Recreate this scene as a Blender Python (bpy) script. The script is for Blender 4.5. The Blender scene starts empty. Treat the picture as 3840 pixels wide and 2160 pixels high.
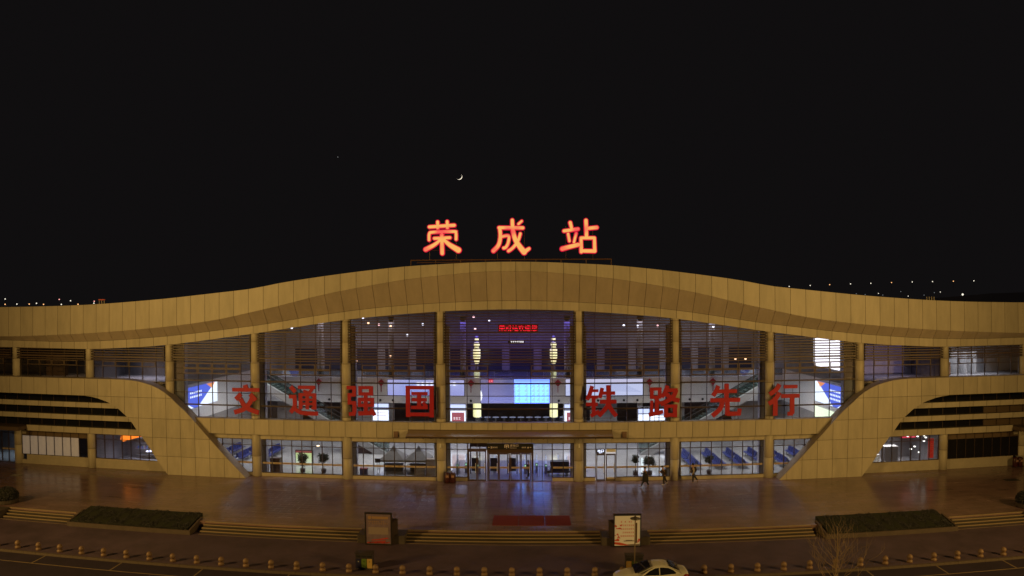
import bpy, math, random
from mathutils import Vector, Matrix
R = math.radians
random.seed(7)
sc = bpy.context.scene
col = sc.collection

# ------------------------------------------------------------------ camera
cd = bpy.data.cameras.new('camera')
cd.type = 'PANO'                                     # a wide drone lens with its barrel distortion
cd.panorama_type = 'FISHEYE_LENS_POLYNOMIAL'
cd.sensor_width = 36.0
cd.fisheye_fov = R(120)
cd.fisheye_polynomial_k0 = -5.1246e-05
cd.fisheye_polynomial_k1 = -0.04159209
cd.fisheye_polynomial_k2 = -2.3677e-05
cd.fisheye_polynomial_k3 = 1.286002e-05
cd.fisheye_polynomial_k4 = -1.171967e-07
cd.clip_start = 0.1
cd.clip_end = 60000
cam = bpy.data.objects.new('camera', cd)
col.objects.link(cam)
rt = Vector((0.999581565, 0.028586440, -0.004417217))
up = Vector((0.005118885, -0.024519025, 0.999686258))
fw = Vector((-0.028469166, 0.999290565, 0.024655096))
m = Matrix.Identity(4)
for i in range(3):
    m[i][0] = rt[i]; m[i][1] = up[i]; m[i][2] = -fw[i]
m[0][3], m[1][3], m[2][3] = 2.059, -63.0, 16.435
cam.matrix_world = m
sc.camera = cam

# ------------------------------------------------------------------ night sky
w = bpy.data.worlds.new('World'); sc.world = w; w.use_nodes = True
bg = w.node_tree.nodes['Background']
bg.inputs['Color'].default_value = (0.0050, 0.0044, 0.0047, 1)
bg.inputs['Strength'].default_value = 1.0

# ------------------------------------------------------------------ lights: two high floodlight masts left and right of the square, plus added fills
def spot(name, loc, target, power, color, size=150, blend=1.0, rad=0.9):
    l = bpy.data.lights.new(name, 'SPOT'); l.energy = power; l.color = color
    l.spot_size = R(size); l.spot_blend = blend; l.shadow_soft_size = rad
    o = bpy.data.objects.new(name, l); col.objects.link(o); o.location = loc
    o.rotation_euler = (Vector(target) - Vector(loc)).to_track_quat('-Z', 'Y').to_euler()
    return o
def area(name, loc, sx, sy, power, color, rot=(0, 0, 0), spread=115):
    l = bpy.data.lights.new(name, 'AREA'); l.shape = 'RECTANGLE'; l.size = sx; l.size_y = sy
    l.energy = power; l.color = color; l.spread = R(spread)
    o = bpy.data.objects.new(name, l); col.objects.link(o); o.location = loc; o.rotation_euler = rot
    return o
SOD = (1.0, 0.605, 0.155)
spot('mast_light', (-56, -51, 27), (44, 0, 8), 40000, SOD, 146)
spot('mast_light', (56, -51, 27), (-44, 0, 8), 36500, SOD, 146)
spot('mast_low_light', (-56, -51, 14.6), (50, 0, 26), 36000, SOD, 146)  # added lower tier that brightens the soffit and facade
spot('mast_low_light', (56, -51, 14.6), (-50, 0, 26), 32500, SOD, 146)
HALLC = (1.0, 0.95, 0.86)
for x in (-27, -16, -5.5, 5.5, 16, 27):
    area('hall_ceiling_light', (x, 9, 10.6), 5, 10, 1050, HALLC, spread=132)
area('hall_blue_light', (2.3, 3.5, 10.8), 5, 5, 210, (0.2, 0.12, 1.0), spread=75)  # added lamp imitating the blue glow of the main screen
for x in (-24, -8, 8, 24):
    area('gate_hall_light', (x, 28, 4.2), 8, 6, 110, (0.55, 0.65, 1.0))
for x, c in ((-22, (0.95, 0.88, 0.95)), (0, (0.34, 0.26, 1.3)), (22, (0.95, 0.92, 1.05))):
    area('mezzanine_light', (x, 22, 15.0), 16, 4, 640, c, (R(20), 0, 0), 150)  # added fills for the upper storey, the middle one tinting it blue
vs = sc.view_settings
vs.view_transform = 'Standard'; vs.look = 'None'; vs.gamma = 1; vs.exposure = 0; vs.use_curve_mapping = False
sc.cycles.use_denoising = True
sc.cycles.transparent_max_bounces = 24
sc.cycles.max_bounces = 8
sc.cycles.diffuse_bounces = 3
sc.cycles.glossy_bounces = 3
sc.cycles.sample_clamp_indirect = 2.5
sc.cycles.blur_glossy = 0.5
sc.cycles.caustics_reflective = False
sc.cycles.caustics_refractive = False

# ------------------------------------------------------------------ materials
MATS = {}
def mat(name, c, rough=0.6, metal=0.0, var=0.0, noise=0.0, nscale=2.0, bump=0.0, bscale=20.0, emit=0.0, ecol=None, spec=0.5, stretch=(1, 1, 1)):
    if name in MATS: return MATS[name]
    mt = bpy.data.materials.new(name); mt.use_nodes = True
    nt = mt.node_tree; b = nt.nodes['Principled BSDF']
    b.inputs['Roughness'].default_value = rough; b.inputs['Metallic'].default_value = metal
    b.inputs['Base Color'].default_value = (*c, 1); b.inputs['Specular IOR Level'].default_value = spec
    if emit:
        b.inputs['Emission Color'].default_value = (*(ecol or c), 1); b.inputs['Emission Strength'].default_value = emit
    if noise or bump:
        tc = nt.nodes.new('ShaderNodeTexCoord'); mp = nt.nodes.new('ShaderNodeMapping')
        mp.inputs['Scale'].default_value = stretch
        nt.links.new(tc.outputs['Object'], mp.inputs['Vector'])
    src = None
    if noise or var:
        hsv = nt.nodes.new('ShaderNodeHueSaturation'); hsv.inputs['Color'].default_value = (*c, 1)
        val = nt.nodes.new('ShaderNodeMath'); val.operation = 'ADD'; val.inputs[0].default_value = 1; val.inputs[1].default_value = 0
        if noise:
            n = nt.nodes.new('ShaderNodeTexNoise'); n.inputs['Scale'].default_value = nscale; n.inputs['Detail'].default_value = 6
            n.inputs['Roughness'].default_value = 0.65
            nt.links.new(mp.outputs[0], n.inputs['Vector'])
            mr = nt.nodes.new('ShaderNodeMapRange'); mr.inputs[1].default_value = 0.3; mr.inputs[2].default_value = 0.7
            mr.inputs[3].default_value = 1 - noise; mr.inputs[4].default_value = 1 + noise
            nt.links.new(n.outputs['Fac'], mr.inputs[0]); nt.links.new(mr.outputs[0], val.inputs[0])
        if var:
            oi = nt.nodes.new('ShaderNodeObjectInfo'); m2 = nt.nodes.new('ShaderNodeMapRange')
            m2.inputs[3].default_value = -var; m2.inputs[4].default_value = var
            nt.links.new(oi.outputs['Random'], m2.inputs[0]); nt.links.new(m2.outputs[0], val.inputs[1])
        nt.links.new(val.outputs[0], hsv.inputs['Value']); nt.links.new(hsv.outputs[0], b.inputs['Base Color'])
    if bump:
        n = nt.nodes.new('ShaderNodeTexNoise'); n.inputs['Scale'].default_value = bscale; n.inputs['Detail'].default_value = 4
        nt.links.new(mp.outputs[0], n.inputs['Vector'])
        bp = nt.nodes.new('ShaderNodeBump'); bp.inputs['Strength'].default_value = bump; bp.inputs['Distance'].default_value = 0.02
        nt.links.new(n.outputs['Fac'], bp.inputs['Height']); nt.links.new(bp.outputs[0], b.inputs['Normal'])
    MATS[name] = mt
    return mt
def glassmat(name, tint, refl=0.07, rough=0.03):
    if name in MATS: return MATS[name]
    mt = bpy.data.materials.new(name); mt.use_nodes = True; nt = mt.node_tree; nt.nodes.clear()
    out = nt.nodes.new('ShaderNodeOutputMaterial'); mx = nt.nodes.new('ShaderNodeMixShader')
    t = nt.nodes.new('ShaderNodeBsdfTransparent'); t.inputs[0].default_value = (*tint, 1)
    g = nt.nodes.new('ShaderNodeBsdfGlossy'); g.inputs['Roughness'].default_value = rough; g.inputs['Color'].default_value = (0.8, 0.8, 0.8, 1)
    mx.inputs[0].default_value = refl
    nt.links.new(t.outputs[0], mx.inputs[1]); nt.links.new(g.outputs[0], mx.inputs[2]); nt.links.new(mx.outputs[0], out.inputs[0])
    MATS[name] = mt
    return mt
def emat(name, c, s=1.0): return mat(name, (0.02, 0.02, 0.02), 0.5, emit=s, ecol=c)

PANEL = mat('beige_aluminium_panel', (0.46, 0.41, 0.345), 0.5, var=0.075, noise=0.13, nscale=0.9, bump=0.12, bscale=0.9, stretch=(1.6, 1, .35))
PANEL2 = mat('beige_soffit_panel', (0.45, 0.38, 0.33), 0.5, var=0.05, noise=0.09, nscale=0.9, stretch=(1.6, 1, .35))
STONE = mat('beige_stone_plinth', (0.44, 0.39, 0.33), 0.6, noise=0.10, nscale=1.3, bump=0.1)
JOINT = mat('dark_joint', (0.10, 0.075, 0.05), 0.8)
COPE = mat('weathered_coping', (0.30, 0.25, 0.22), 0.6, noise=0.15, nscale=2)  # shade of the top faces put into a darker colour than the panels
MULL = mat('dark_bronze_frame', (0.055, 0.035, 0.03), 0.45, metal=0.2)
SLAT = mat('bronze_louvre', (0.080, 0.047, 0.036), 0.45, var=0.02, noise=0.12, nscale=1.0)
CASE = mat('bronze_casement', (0.14, 0.095, 0.07), 0.45)
GLASS = glassmat('clear_glass', (0.80, 0.82, 0.86), 0.07)
GLASSU = glassmat('upper_glass', (0.82, 0.80, 0.82), 0.08)
DARKGL = mat('dark_window_glass', (0.012, 0.012, 0.016), 0.08, spec=0.6)
FROST = mat('frosted_window_glass', (0.5, 0.48, 0.46), 0.5, noise=0.25, nscale=.6, emit=0.055, ecol=(1, 0.95, 1.0))  # faint emission put in for the lit room behind the glass
WALLW = mat('white_plaster', (0.78, 0.76, 0.77), 0.7, noise=0.04)
WALLG = mat('grey_plaster', (0.30, 0.29, 0.30), 0.75, noise=0.15, nscale=0.6)
WALLD = mat('dark_plaster', (0.10, 0.095, 0.11), 0.8, noise=0.2, nscale=0.5)
HFLOOR = mat('polished_hall_floor', (0.42, 0.415, 0.42), 0.10, noise=0.22, nscale=0.22, spec=0.7)
BLACK = mat('black_plastic', (0.015, 0.015, 0.017), 0.5)
GREYM = mat('grey_metal', (0.35, 0.35, 0.37), 0.35, metal=0.6)
WHITEM = mat('white_metal', (0.7, 0.7, 0.7), 0.4)
SIGNR = mat('red_letter_paint', (0.42, 0.008, 0.03), 0.55, noise=0.08, nscale=1.5)
SIGNE = mat('red_letter_edge', (0.16, 0.03, 0.02), 0.6)
ASPH = mat('road_asphalt', (0.022, 0.013, 0.035), 0.8, noise=0.25, nscale=0.8, bump=0.3, bscale=40)
LINE = mat('road_paint', (0.22, 0.16, 0.10), 0.7, noise=0.3, nscale=4)
KERBM = mat('kerb_stone', (0.105, 0.078, 0.065), 0.7, noise=0.2, nscale=3)
LOWP = mat('lower_pavement', (0.084, 0.056, 0.095), 0.62, noise=0.32, nscale=0.5, bump=0.15, bscale=30)
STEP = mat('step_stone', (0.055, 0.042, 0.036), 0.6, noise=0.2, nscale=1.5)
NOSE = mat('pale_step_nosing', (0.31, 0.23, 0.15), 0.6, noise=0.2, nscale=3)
LEAF = mat('hedge_leaf', (0.036, 0.036, 0.045), 0.6, noise=0.5, nscale=6)
LEAF2 = mat('houseplant_leaf', (0.045, 0.058, 0.030), 0.5, noise=0.4, nscale=6)
SKIN = mat('skin', (0.45, 0.27, 0.19), 0.6)
HAIR = mat('black_hair', (0.01, 0.009, 0.009), 0.5)

# plaza granite: polished bands, wet looking, faint joints
def plaza_mat():
    mt = bpy.data.materials.new('plaza_granite'); mt.use_nodes = True; nt = mt.node_tree; b = nt.nodes['Principled BSDF']
    tc = nt.nodes.new('ShaderNodeTexCoord')
    mp = nt.nodes.new('ShaderNodeMapping'); mp.inputs['Scale'].default_value = (0.12, 0.9, 1)
    nt.links.new(tc.outputs['Object'], mp.inputs[0])
    n1 = nt.nodes.new('ShaderNodeTexNoise'); n1.inputs['Scale'].default_value = 1.3; n1.inputs['Detail'].default_value = 7; n1.inputs['Roughness'].default_value = 0.7
    nt.links.new(mp.outputs[0], n1.inputs['Vector'])
    n2 = nt.nodes.new('ShaderNodeTexNoise'); n2.inputs['Scale'].default_value = 0.16; n2.inputs['Detail'].default_value = 4
    nt.links.new(tc.outputs['Object'], n2.inputs['Vector'])
    br = nt.nodes.new('ShaderNodeTexBrick'); br.inputs['Scale'].default_value = 1.0
    br.inputs['Brick Width'].default_value = 1.2; br.inputs['Row Height'].default_value = 0.6; br.inputs['Mortar Size'].default_value = 0.008
    br.inputs['Color1'].default_value = (0.235, 0.146, 0.150, 1); br.inputs['Color2'].default_value = (0.185, 0.115, 0.118, 1); br.inputs['Mortar'].default_value = (0.075, 0.05, 0.045, 1)
    nt.links.new(tc.outputs['Object'], br.inputs['Vector'])
    ramp = nt.nodes.new('ShaderNodeMapRange'); ramp.inputs[1].default_value = 0.25; ramp.inputs[2].default_value = 0.75; ramp.inputs[3].default_value = 0.55; ramp.inputs[4].default_value = 1.38
    add = nt.nodes.new('ShaderNodeMath'); add.operation = 'ADD'
    h = nt.nodes.new('ShaderNodeMath'); h.operation = 'MULTIPLY'; h.inputs[1].default_value = 0.5
    nt.links.new(n1.outputs['Fac'], add.inputs[0]); nt.links.new(n2.outputs['Fac'], add.inputs[1]); nt.links.new(add.outputs[0], h.inputs[0]); nt.links.new(h.outputs[0], ramp.inputs[0])
    hs = nt.nodes.new('ShaderNodeHueSaturation'); nt.links.new(br.outputs['Color'], hs.inputs['Color']); nt.links.new(ramp.outputs[0], hs.inputs['Value'])
    nt.links.new(hs.outputs[0], b.inputs['Base Color'])
    rr = nt.nodes.new('ShaderNodeMapRange'); rr.inputs[1].default_value = 0.3; rr.inputs[2].default_value = 0.7; rr.inputs[3].default_value = 0.13; rr.inputs[4].default_value = 0.30
    nt.links.new(n1.outputs['Fac'], rr.inputs[0]); nt.links.new(rr.outputs[0], b.inputs['Roughness'])
    bp = nt.nodes.new('ShaderNodeBump'); bp.inputs['Strength'].default_value = 0.12; bp.inputs['Distance'].default_value = 0.02
    nt.links.new(n1.outputs['Fac'], bp.inputs['Height']); nt.links.new(bp.outputs[0], b.inputs['Normal'])
    MATS['plaza'] = mt
    return mt
PLAZA = plaza_mat()

# ------------------------------------------------------------------ helpers
def tag(o, label=None, cat=None, group=None, kind=None):
    if label: o['label'] = label
    if cat: o['category'] = cat
    if group: o['group'] = group
    if kind: o['kind'] = kind
    return o
def empty(name, label, cat, loc=(0, 0, 0), rz=0, group=None):
    o = bpy.data.objects.new(name, None); col.objects.link(o); o.location = loc; o.rotation_euler = (0, 0, rz)
    o.empty_display_size = 0.3
    return tag(o, label, cat, group)
def ordn(n): return f"{n}{'th' if 10 <= n % 100 <= 20 else {1: 'st', 2: 'nd', 3: 'rd'}.get(n % 10, 'th')}"
STUFF = {'strip_lettering', 'small_print', 'screen_lettering', 'timetable_rows', 'wave_picture', 'pale_picture', 'panel_print', 'red_line', 'advert_print', 'poster_print', 'slat_brackets', 'red_blossoms', 'red_shapes', 'grey_skyline', 'tassel', 'foliage', 'branches', 'gate_display'}
class MB:
    def __init__(s): s.v = []; s.f = []
    def add(s, v, f):
        n = len(s.v); s.v += [tuple(p) for p in v]; s.f += [tuple(i + n for i in q) for q in f]; return s
    def box(s, x0, x1, y0, y1, z0, z1):
        return s.add([(x0, y0, z0), (x1, y0, z0), (x1, y1, z0), (x0, y1, z0), (x0, y0, z1), (x1, y0, z1), (x1, y1, z1), (x0, y1, z1)],
                     [(0, 3, 2, 1), (4, 5, 6, 7), (0, 1, 5, 4), (1, 2, 6, 5), (2, 3, 7, 6), (3, 0, 4, 7)])
    def cyl(s, p, q, r, r2=None, n=12):
        p = Vector(p); q = Vector(q); r2 = r if r2 is None else r2; d = (q - p).normalized()
        a = d.orthogonal().normalized(); b = d.cross(a); v = []
        for k in range(n):
            t = 2 * math.pi * k / n; o = a * math.cos(t) + b * math.sin(t); v.append(p + o * r)
        for k in range(n):
            t = 2 * math.pi * k / n; o = a * math.cos(t) + b * math.sin(t); v.append(q + o * r2)
        f = [(k, (k + 1) % n, (k + 1) % n + n, k + n) for k in range(n)] + [tuple(range(n - 1, -1, -1)), tuple(range(n, 2 * n))]
        return s.add(v, f)
    def lathe(s, prof, c=(0, 0, 0), n=20):
        v = []; f = []
        for r, z in prof:
            for k in range(n):
                t = 2 * math.pi * k / n; v.append((c[0] + r * math.cos(t), c[1] + r * math.sin(t), c[2] + z))
        for i in range(len(prof) - 1):
            for k in range(n):
                k2 = (k + 1) % n; f.append((i * n + k, i * n + k2, (i + 1) * n + k2, (i + 1) * n + k))
        f.append(tuple(range(n - 1, -1, -1))); f.append(tuple(range((len(prof) - 1) * n, len(prof) * n)))
        return s.add(v, f)
    def prism(s, poly, y0, y1):              # poly in x,z ; from y0 (front) to y1
        n = len(poly); v = [(x, y0, z) for x, z in poly] + [(x, y1, z) for x, z in poly]
        f = [tuple(range(n)), tuple(range(2 * n - 1, n - 1, -1))] + [(i, i + n, (i + 1) % n + n, (i + 1) % n) for i in range(n)]
        return s.add(v, f)
    def mesh(s, name, m, smooth=False):
        me = bpy.data.meshes.new(name); me.from_pydata(s.v, [], s.f); me.validate()
        import bmesh
        bm = bmesh.new(); bm.from_mesh(me); bmesh.ops.recalc_face_normals(bm, faces=bm.faces); bm.to_mesh(me); bm.free()
        for q in (m if isinstance(m, (list, tuple)) else [m]): me.materials.append(q)
        if smooth:
            for p in me.polygons: p.use_smooth = True
        return me
    def obj(s, name, m, parent=None, smooth=False, loc=None):
        o = bpy.data.objects.new(name, s.mesh(name, m, smooth)); col.objects.link(o)
        if parent: o.parent = parent
        if name in STUFF: o['kind'] = 'stuff'
        if loc: o.location = loc
        return o
UNIT = {}
def piece(name, m, x0, x1, y0, y1, z0, z1, parent=None):   # boxes that share one unit mesh per material
    k = (m.name, name)
    if k not in UNIT: UNIT[k] = MB().box(-.5, .5, -.5, .5, -.5, .5).mesh(name, m)
    o = bpy.data.objects.new(name, UNIT[k]); col.objects.link(o)
    o.location = ((x0 + x1) / 2, (y0 + y1) / 2, (z0 + z1) / 2); o.scale = (x1 - x0, y1 - y0, z1 - z0)
    if parent: o.parent = parent
    return o
def link_mesh(name, me, parent=None, loc=(0, 0, 0), rz=0, scale=None):
    o = bpy.data.objects.new(name, me); col.objects.link(o); o.location = loc; o.rotation_euler = (0, 0, rz)
    if scale: o.scale = scale
    if parent: o.parent = parent
    return o
def kids(o): return [c for c in bpy.data.objects if c.parent == o]
def copy_tree(o, parent=None, loc=None, rz=None, label=None, tree=None):
    if tree is None:
        tree = {}
        for c in bpy.data.objects:
            if c.parent: tree.setdefault(c.parent.name, []).append(c)
    c = o.copy(); col.objects.link(c)
    if parent: c.parent = parent
    if loc is not None: c.location = loc
    if rz is not None: c.rotation_euler[2] = rz
    if label: c['label'] = label
    for ch in tree.get(o.name, []): copy_tree(ch, c, tree=tree)
    return c
def interp(tab, x):
    x = abs(x)
    for (a, b), (c, d) in zip(tab, tab[1:]):
        if x <= c: return b + (d - b) * (x - a) / (c - a)
    return tab[-1][1]
def smoothtab(tab):      # monotone-ish resample with Catmull-Rom
    out = []
    n = len(tab)
    for i in range(n - 1):
        p0 = tab[max(i - 1, 0)]; p1 = tab[i]; p2 = tab[i + 1]; p3 = tab[min(i + 2, n - 1)]
        for k in range(6):
            t = k / 6
            def cr(a, b, c, d): return 0.5 * (2 * b + (c - a) * t + (2 * a - 5 * b + 4 * c - d) * t * t + (3 * b - a - 3 * c + d) * t ** 3)
            out.append((p1[0] + (p2[0] - p1[0]) * t, cr(p0[1], p1[1], p2[1], p3[1])))
    out.append(tab[-1]); return out

# curves of the roof edge against |x| (metres)
ZT = smoothtab(list(zip(range(0, 66, 3), [20.30, 20.25, 20.12, 19.96, 19.69, 19.36, 18.98, 18.56, 18.02, 17.70, 17.40, 17.11, 16.88, 16.67, 16.51, 16.40, 16.33, 16.28, 16.26, 16.26, 16.26, 16.26])))
ZF = smoothtab(list(zip(range(0, 66, 3), [19.46, 19.36, 19.09, 18.78, 18.32, 17.80, 17.19, 16.46, 15.82, 15.20, 14.74, 14.39, 14.11, 13.86, 13.66, 13.50, 13.37, 13.27, 13.26, 13.26, 13.26, 13.26])))
ZI = smoothtab(list(zip(range(0, 66, 3), [16.82, 16.78, 16.66, 16.48, 16.24, 15.90, 15.49, 15.01, 14.55, 14.18, 13.81, 13.49, 13.23, 13.01, 12.86, 12.79, 12.79, 12.83, 12.85, 12.85, 12.85, 12.85])))
ZG = smoothtab(list(zip(range(0, 66, 3), [16.02, 15.98, 15.87, 15.67, 15.42, 15.13, 14.71, 14.26, 13.81, 13.41, 13.00, 12.64, 12.38, 12.22, 12.08, 12.09, 12.11, 12.12, 12.13, 12.13, 12.13, 12.13])))
def YF(x): return -(1.1 + 0.9 * max(0, 1 - (x / 42) ** 2) ** 1.5)

# ------------------------------------------------------------------ ground, plaza, steps, pavement, road
MB().box(-3000, 3000, -400, 5000, -2.0, -0.79).obj('ground', mat('dark_ground', (0.05, 0.045, 0.04), 0.9, noise=0.3, nscale=0.1))['kind'] = 'structure'
MB().box(-75, 75, -14.35, 0.3, -0.78, 0.0).obj('plaza', PLAZA)['kind'] = 'structure'
MB().box(-75, 75, -21.55, -14.36, -0.77, -0.60).obj('pavement', LOWP)['kind'] = 'structure'
MB().box(-75, 75, -34.0, -21.70, -0.785, -0.75).obj('road', ASPH)['kind'] = 'structure'
MB().box(-75, 75, -80.0, -34.01, -0.775, -0.60).obj('near_pavement', LOWP)['kind'] = 'structure'
kb = tag(bpy.data.objects.new('kerb', None), kind='structure'); col.objects.link(kb)
for k in range(-45, 45):
    piece('kerb_stone', KERBM, k * 1.0 + 0.008, k * 1.0 + 0.992, -21.70, -21.552, -0.78, -0.59, kb)
rm = tag(bpy.data.objects.new('road_markings', None), kind='structure'); col.objects.link(rm)
def line(x0, x1, y0, y1): piece('painted_line', LINE, x0, x1, y0, y1, -0.749, -0.7455, rm)
line(-75, 6.2, -23.20, -23.10); line(12.4, 75, -23.20, -23.10)
line(-75, 6.2, -22.72, -22.66) if False else None
for x in (-49.0, -43.1, -37.1, -31.2, -25.25, -19.35, -13.4, -7.45, -1.5, 5.0, 17.6, 23.5, 28.4, 33.3, 39.2, 45.1):
    line(x - 0.05, x + 0.05, -23.095, -21.72)
# step flights
flights = [(-40.3, -34.0), (-22.75, -10.45), (-7.0, 6.95), (10.4, 22.7), (34.0, 40.4)]
st = tag(bpy.data.objects.new('steps', None), kind='structure'); col.objects.link(st)
for a, b in flights:
    for i in range(4):
        z = -0.15 * (i + 1)
        y0 = -14.35 - 0.31 * (i + 1)
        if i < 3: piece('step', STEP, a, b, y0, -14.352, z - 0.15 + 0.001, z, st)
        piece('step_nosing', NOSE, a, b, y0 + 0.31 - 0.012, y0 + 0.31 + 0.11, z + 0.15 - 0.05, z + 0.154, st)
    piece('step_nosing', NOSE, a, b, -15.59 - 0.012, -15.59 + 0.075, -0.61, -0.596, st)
# cheek blocks that break the flights
MB().box(-10.44, -7.01, -15.75, -14.352, -0.6, 0.003).obj('cheek_block', mat('cheek_stone', (0.07, 0.055, 0.05), 0.6, noise=0.2))['kind'] = 'structure'
MB().box(6.96, 10.39, -15.75, -14.352, -0.6, 0.003).obj('cheek_block', MATS['cheek_stone'])['kind'] = 'structure'
MB().box(-75, -40.31, -15.6, -14.352, -0.6, 0.003).obj('cheek_block', MATS['cheek_stone'])['kind'] = 'structure'
MB().box(40.41, 75, -15.6, -14.352, -0.6, 0.003).obj('cheek_block', MATS['cheek_stone'])['kind'] = 'structure'

# ------------------------------------------------------------------ the station
S = empty('station_building', 'long beige railway station with a wave shaped roof and louvred glass front', 'station', (0, 0, 0))
# seams of the cladding
seams = [0.66, 2.0, 3.47, 4.93, 6.4]
while seams[-1] < 60: seams.append(seams[-1] + 1.5)
seams[5:] = [6.4 + (k + 1) * (9.0 / 6) + (0 if k > 30 else 0) for k in range(len(seams) - 5)]
SE = sorted([-s for s in seams] + seams)
G = 0.017
def hexa(name, m, quadf, quadb, parent):    # front quad (4 pts), back quad (4 pts)
    return MB().add(list(quadf) + list(quadb), [(0, 1, 2, 3), (7, 6, 5, 4), (0, 4, 5, 1), (1, 5, 6, 2), (2, 6, 7, 3), (3, 7, 4, 0)]).obj(name, m, parent)
body = MB()
for a, b in zip(SE, SE[1:]):
    x0, x1 = a + G, b - G
    yf = YF((a + b) / 2)
    y0, y1 = YF(a), YF(b)
    t0, t1, f0, f1 = interp(ZT, x0), interp(ZT, x1), interp(ZF, x0), interp(ZF, x1)
    i0, i1, g0, g1 = interp(ZI, x0), interp(ZI, x1), interp(ZG, x0), interp(ZG, x1)
    hexa('fascia_panel', PANEL, [(x0, y0, f0 + G), (x1, y1, f1 + G), (x1, y1, t1), (x0, y0, t0)],
         [(x0, y0 + .05, f0 + G), (x1, y1 + .05, f1 + G), (x1, y1 + .05, t1), (x0, y0 + .05, t0)], S)
    hexa('soffit_panel', PANEL2, [(x0, -.50, i0 + G), (x1, -.50, i1 + G), (x1, y1, f1 - G), (x0, y0, f0 - G)],
         [(x0, -.44, i0 + .05), (x1, -.44, i1 + .05), (x1, y1 + .06, f1 + .03), (x0, y0 + .06, f0 + .03)], S)
    hexa('lintel_panel', PANEL, [(x0, -.47, g0), (x1, -.47, g1), (x1, -.47, i1 - G), (x0, -.47, i0 - G)],
         [(x0, -.42, g0), (x1, -.42, g1), (x1, -.42, i1 - G), (x0, -.42, i0 - G)], S)
# solid roof behind the panels
xs = [-60 + k * 1.5 for k in range(81)]
v = []; f = []
for x in xs:
    t = interp(ZT, x) - .03; fz = interp(ZF, x) + .04; i = interp(ZI, x) + .06; g = interp(ZG, x) + .02; y = YF(x) + .055
    v += [(x, y, t), (x, y, fz), (x, -.43, i), (x, -.41, g), (x, .25, g), (x, .25, t - .5), (x, 38, t - .8), (x, 38, t - .6), (x, y + 1.2, t - .25), (x, y + .25, t - .03)]
N = 10
for k in range(len(xs) - 1):
    for j in range(N):
        j2 = (j + 1) % N
        f.append((k * N + j, k * N + j2, (k + 1) * N + j2, (k + 1) * N + j))
f.append(tuple(range(N))); f.append(tuple((len(xs) - 1) * N + j for j in range(N)))
MB().add(v, f).obj('roof', mat('roof_sheet', (0.10, 0.085, 0.07), 0.7), S)
# columns with ring joints
colx = [6.39, 15.36, 24.40, 33.40, 42.40, 51.30]
for cx in [-c for c in reversed(colx)] + colx:
    zt = interp(ZG, cx) + 0.35
    zb = 0.0
    if abs(cx) > 30: cuts = [0.0, 1.98, 4.0]; top_from = 7.4 if abs(cx) < 35 else 9.0
    else: cuts = [0.0, 1.98, 4.12]; top_from = 5.5
    if abs(cx) > 50: cuts = [0.0, 1.98, 3.7]
    cuts2 = [top_from]
    for z in (5.9, 7.4, 9.05, 10.95, 13.0, 14.9):
        if top_from + .2 < z < zt - .2: cuts2.append(z)
    cuts2.append(zt)
    sub = MB().lathe([(.425, 0), (.425, 4.12 if abs(cx) < 50 else 3.7)], (cx, .05, 0.0), 24).obj('column_core', JOINT, S, True)
    sub2 = MB().lathe([(.425, 0), (.425, zt - top_from)], (cx, .05, top_from), 24).obj('column_core', JOINT, S, True)
    for cc in (cuts, cuts2):
        for a, b in zip(cc, cc[1:]):
            MB().lathe([(.43, 0), (.445, .01), (.445, b - a - .035), (.43, b - a - .025)], (cx, .05, a), 28).obj('column_segment', PANEL, S, True)
# main beam between storeys
bs = [s for s in SE if -31 < s < 31]
MB().box(-33.0, 33.0, -.50, .25, 4.13, 5.54).obj('beam_core', JOINT, S)
for a, b in zip(bs, bs[1:]):
    zb = 4.92 if abs((a + b) / 2) < 10.8 else 4.11
    piece('beam_panel', PANEL, a + G, b - G, -.55, -.501, zb, 5.56, S)
piece('beam_cap', COPE, -33.0, 33.0, -.56, .12, 5.562, 5.60, S)
for a, b in zip(bs, bs[1:]):
    if 9.3 < abs((a + b) / 2) < 10.8:
        piece('beam_panel', PANEL, a + G, b - G, -.53, -.501, 4.14, 4.90, S)
for s in (-1, 1):
    piece('junction_box', mat('brown_box', (0.20, 0.12, 0.09), 0.6), min(s * 10.35, s * 10.75), max(s * 10.35, s * 10.75), -.66, -.532, 4.16, 4.72, S)
# upper fascia of the ground floor glazing and plinth
GB = [(-33.0, -24.84), (-23.96, -15.80), (-14.92, -6.83), (-5.95, 5.95), (6.83, 14.92), (15.80, 23.96), (24.84, 33.0)]
for a, b in GB:
    MB().box(a - .2, b + .2, -.02, .2, 3.60, 4.12).obj('glazing_head', JOINT, S)
for a, b in zip(bs, bs[1:]):
    m_ = (a + b) / 2
    piece('head_panel', PANEL, a + G * .7, b - G * .7, -.07, -.021, 3.61, 4.125, S)
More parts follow.
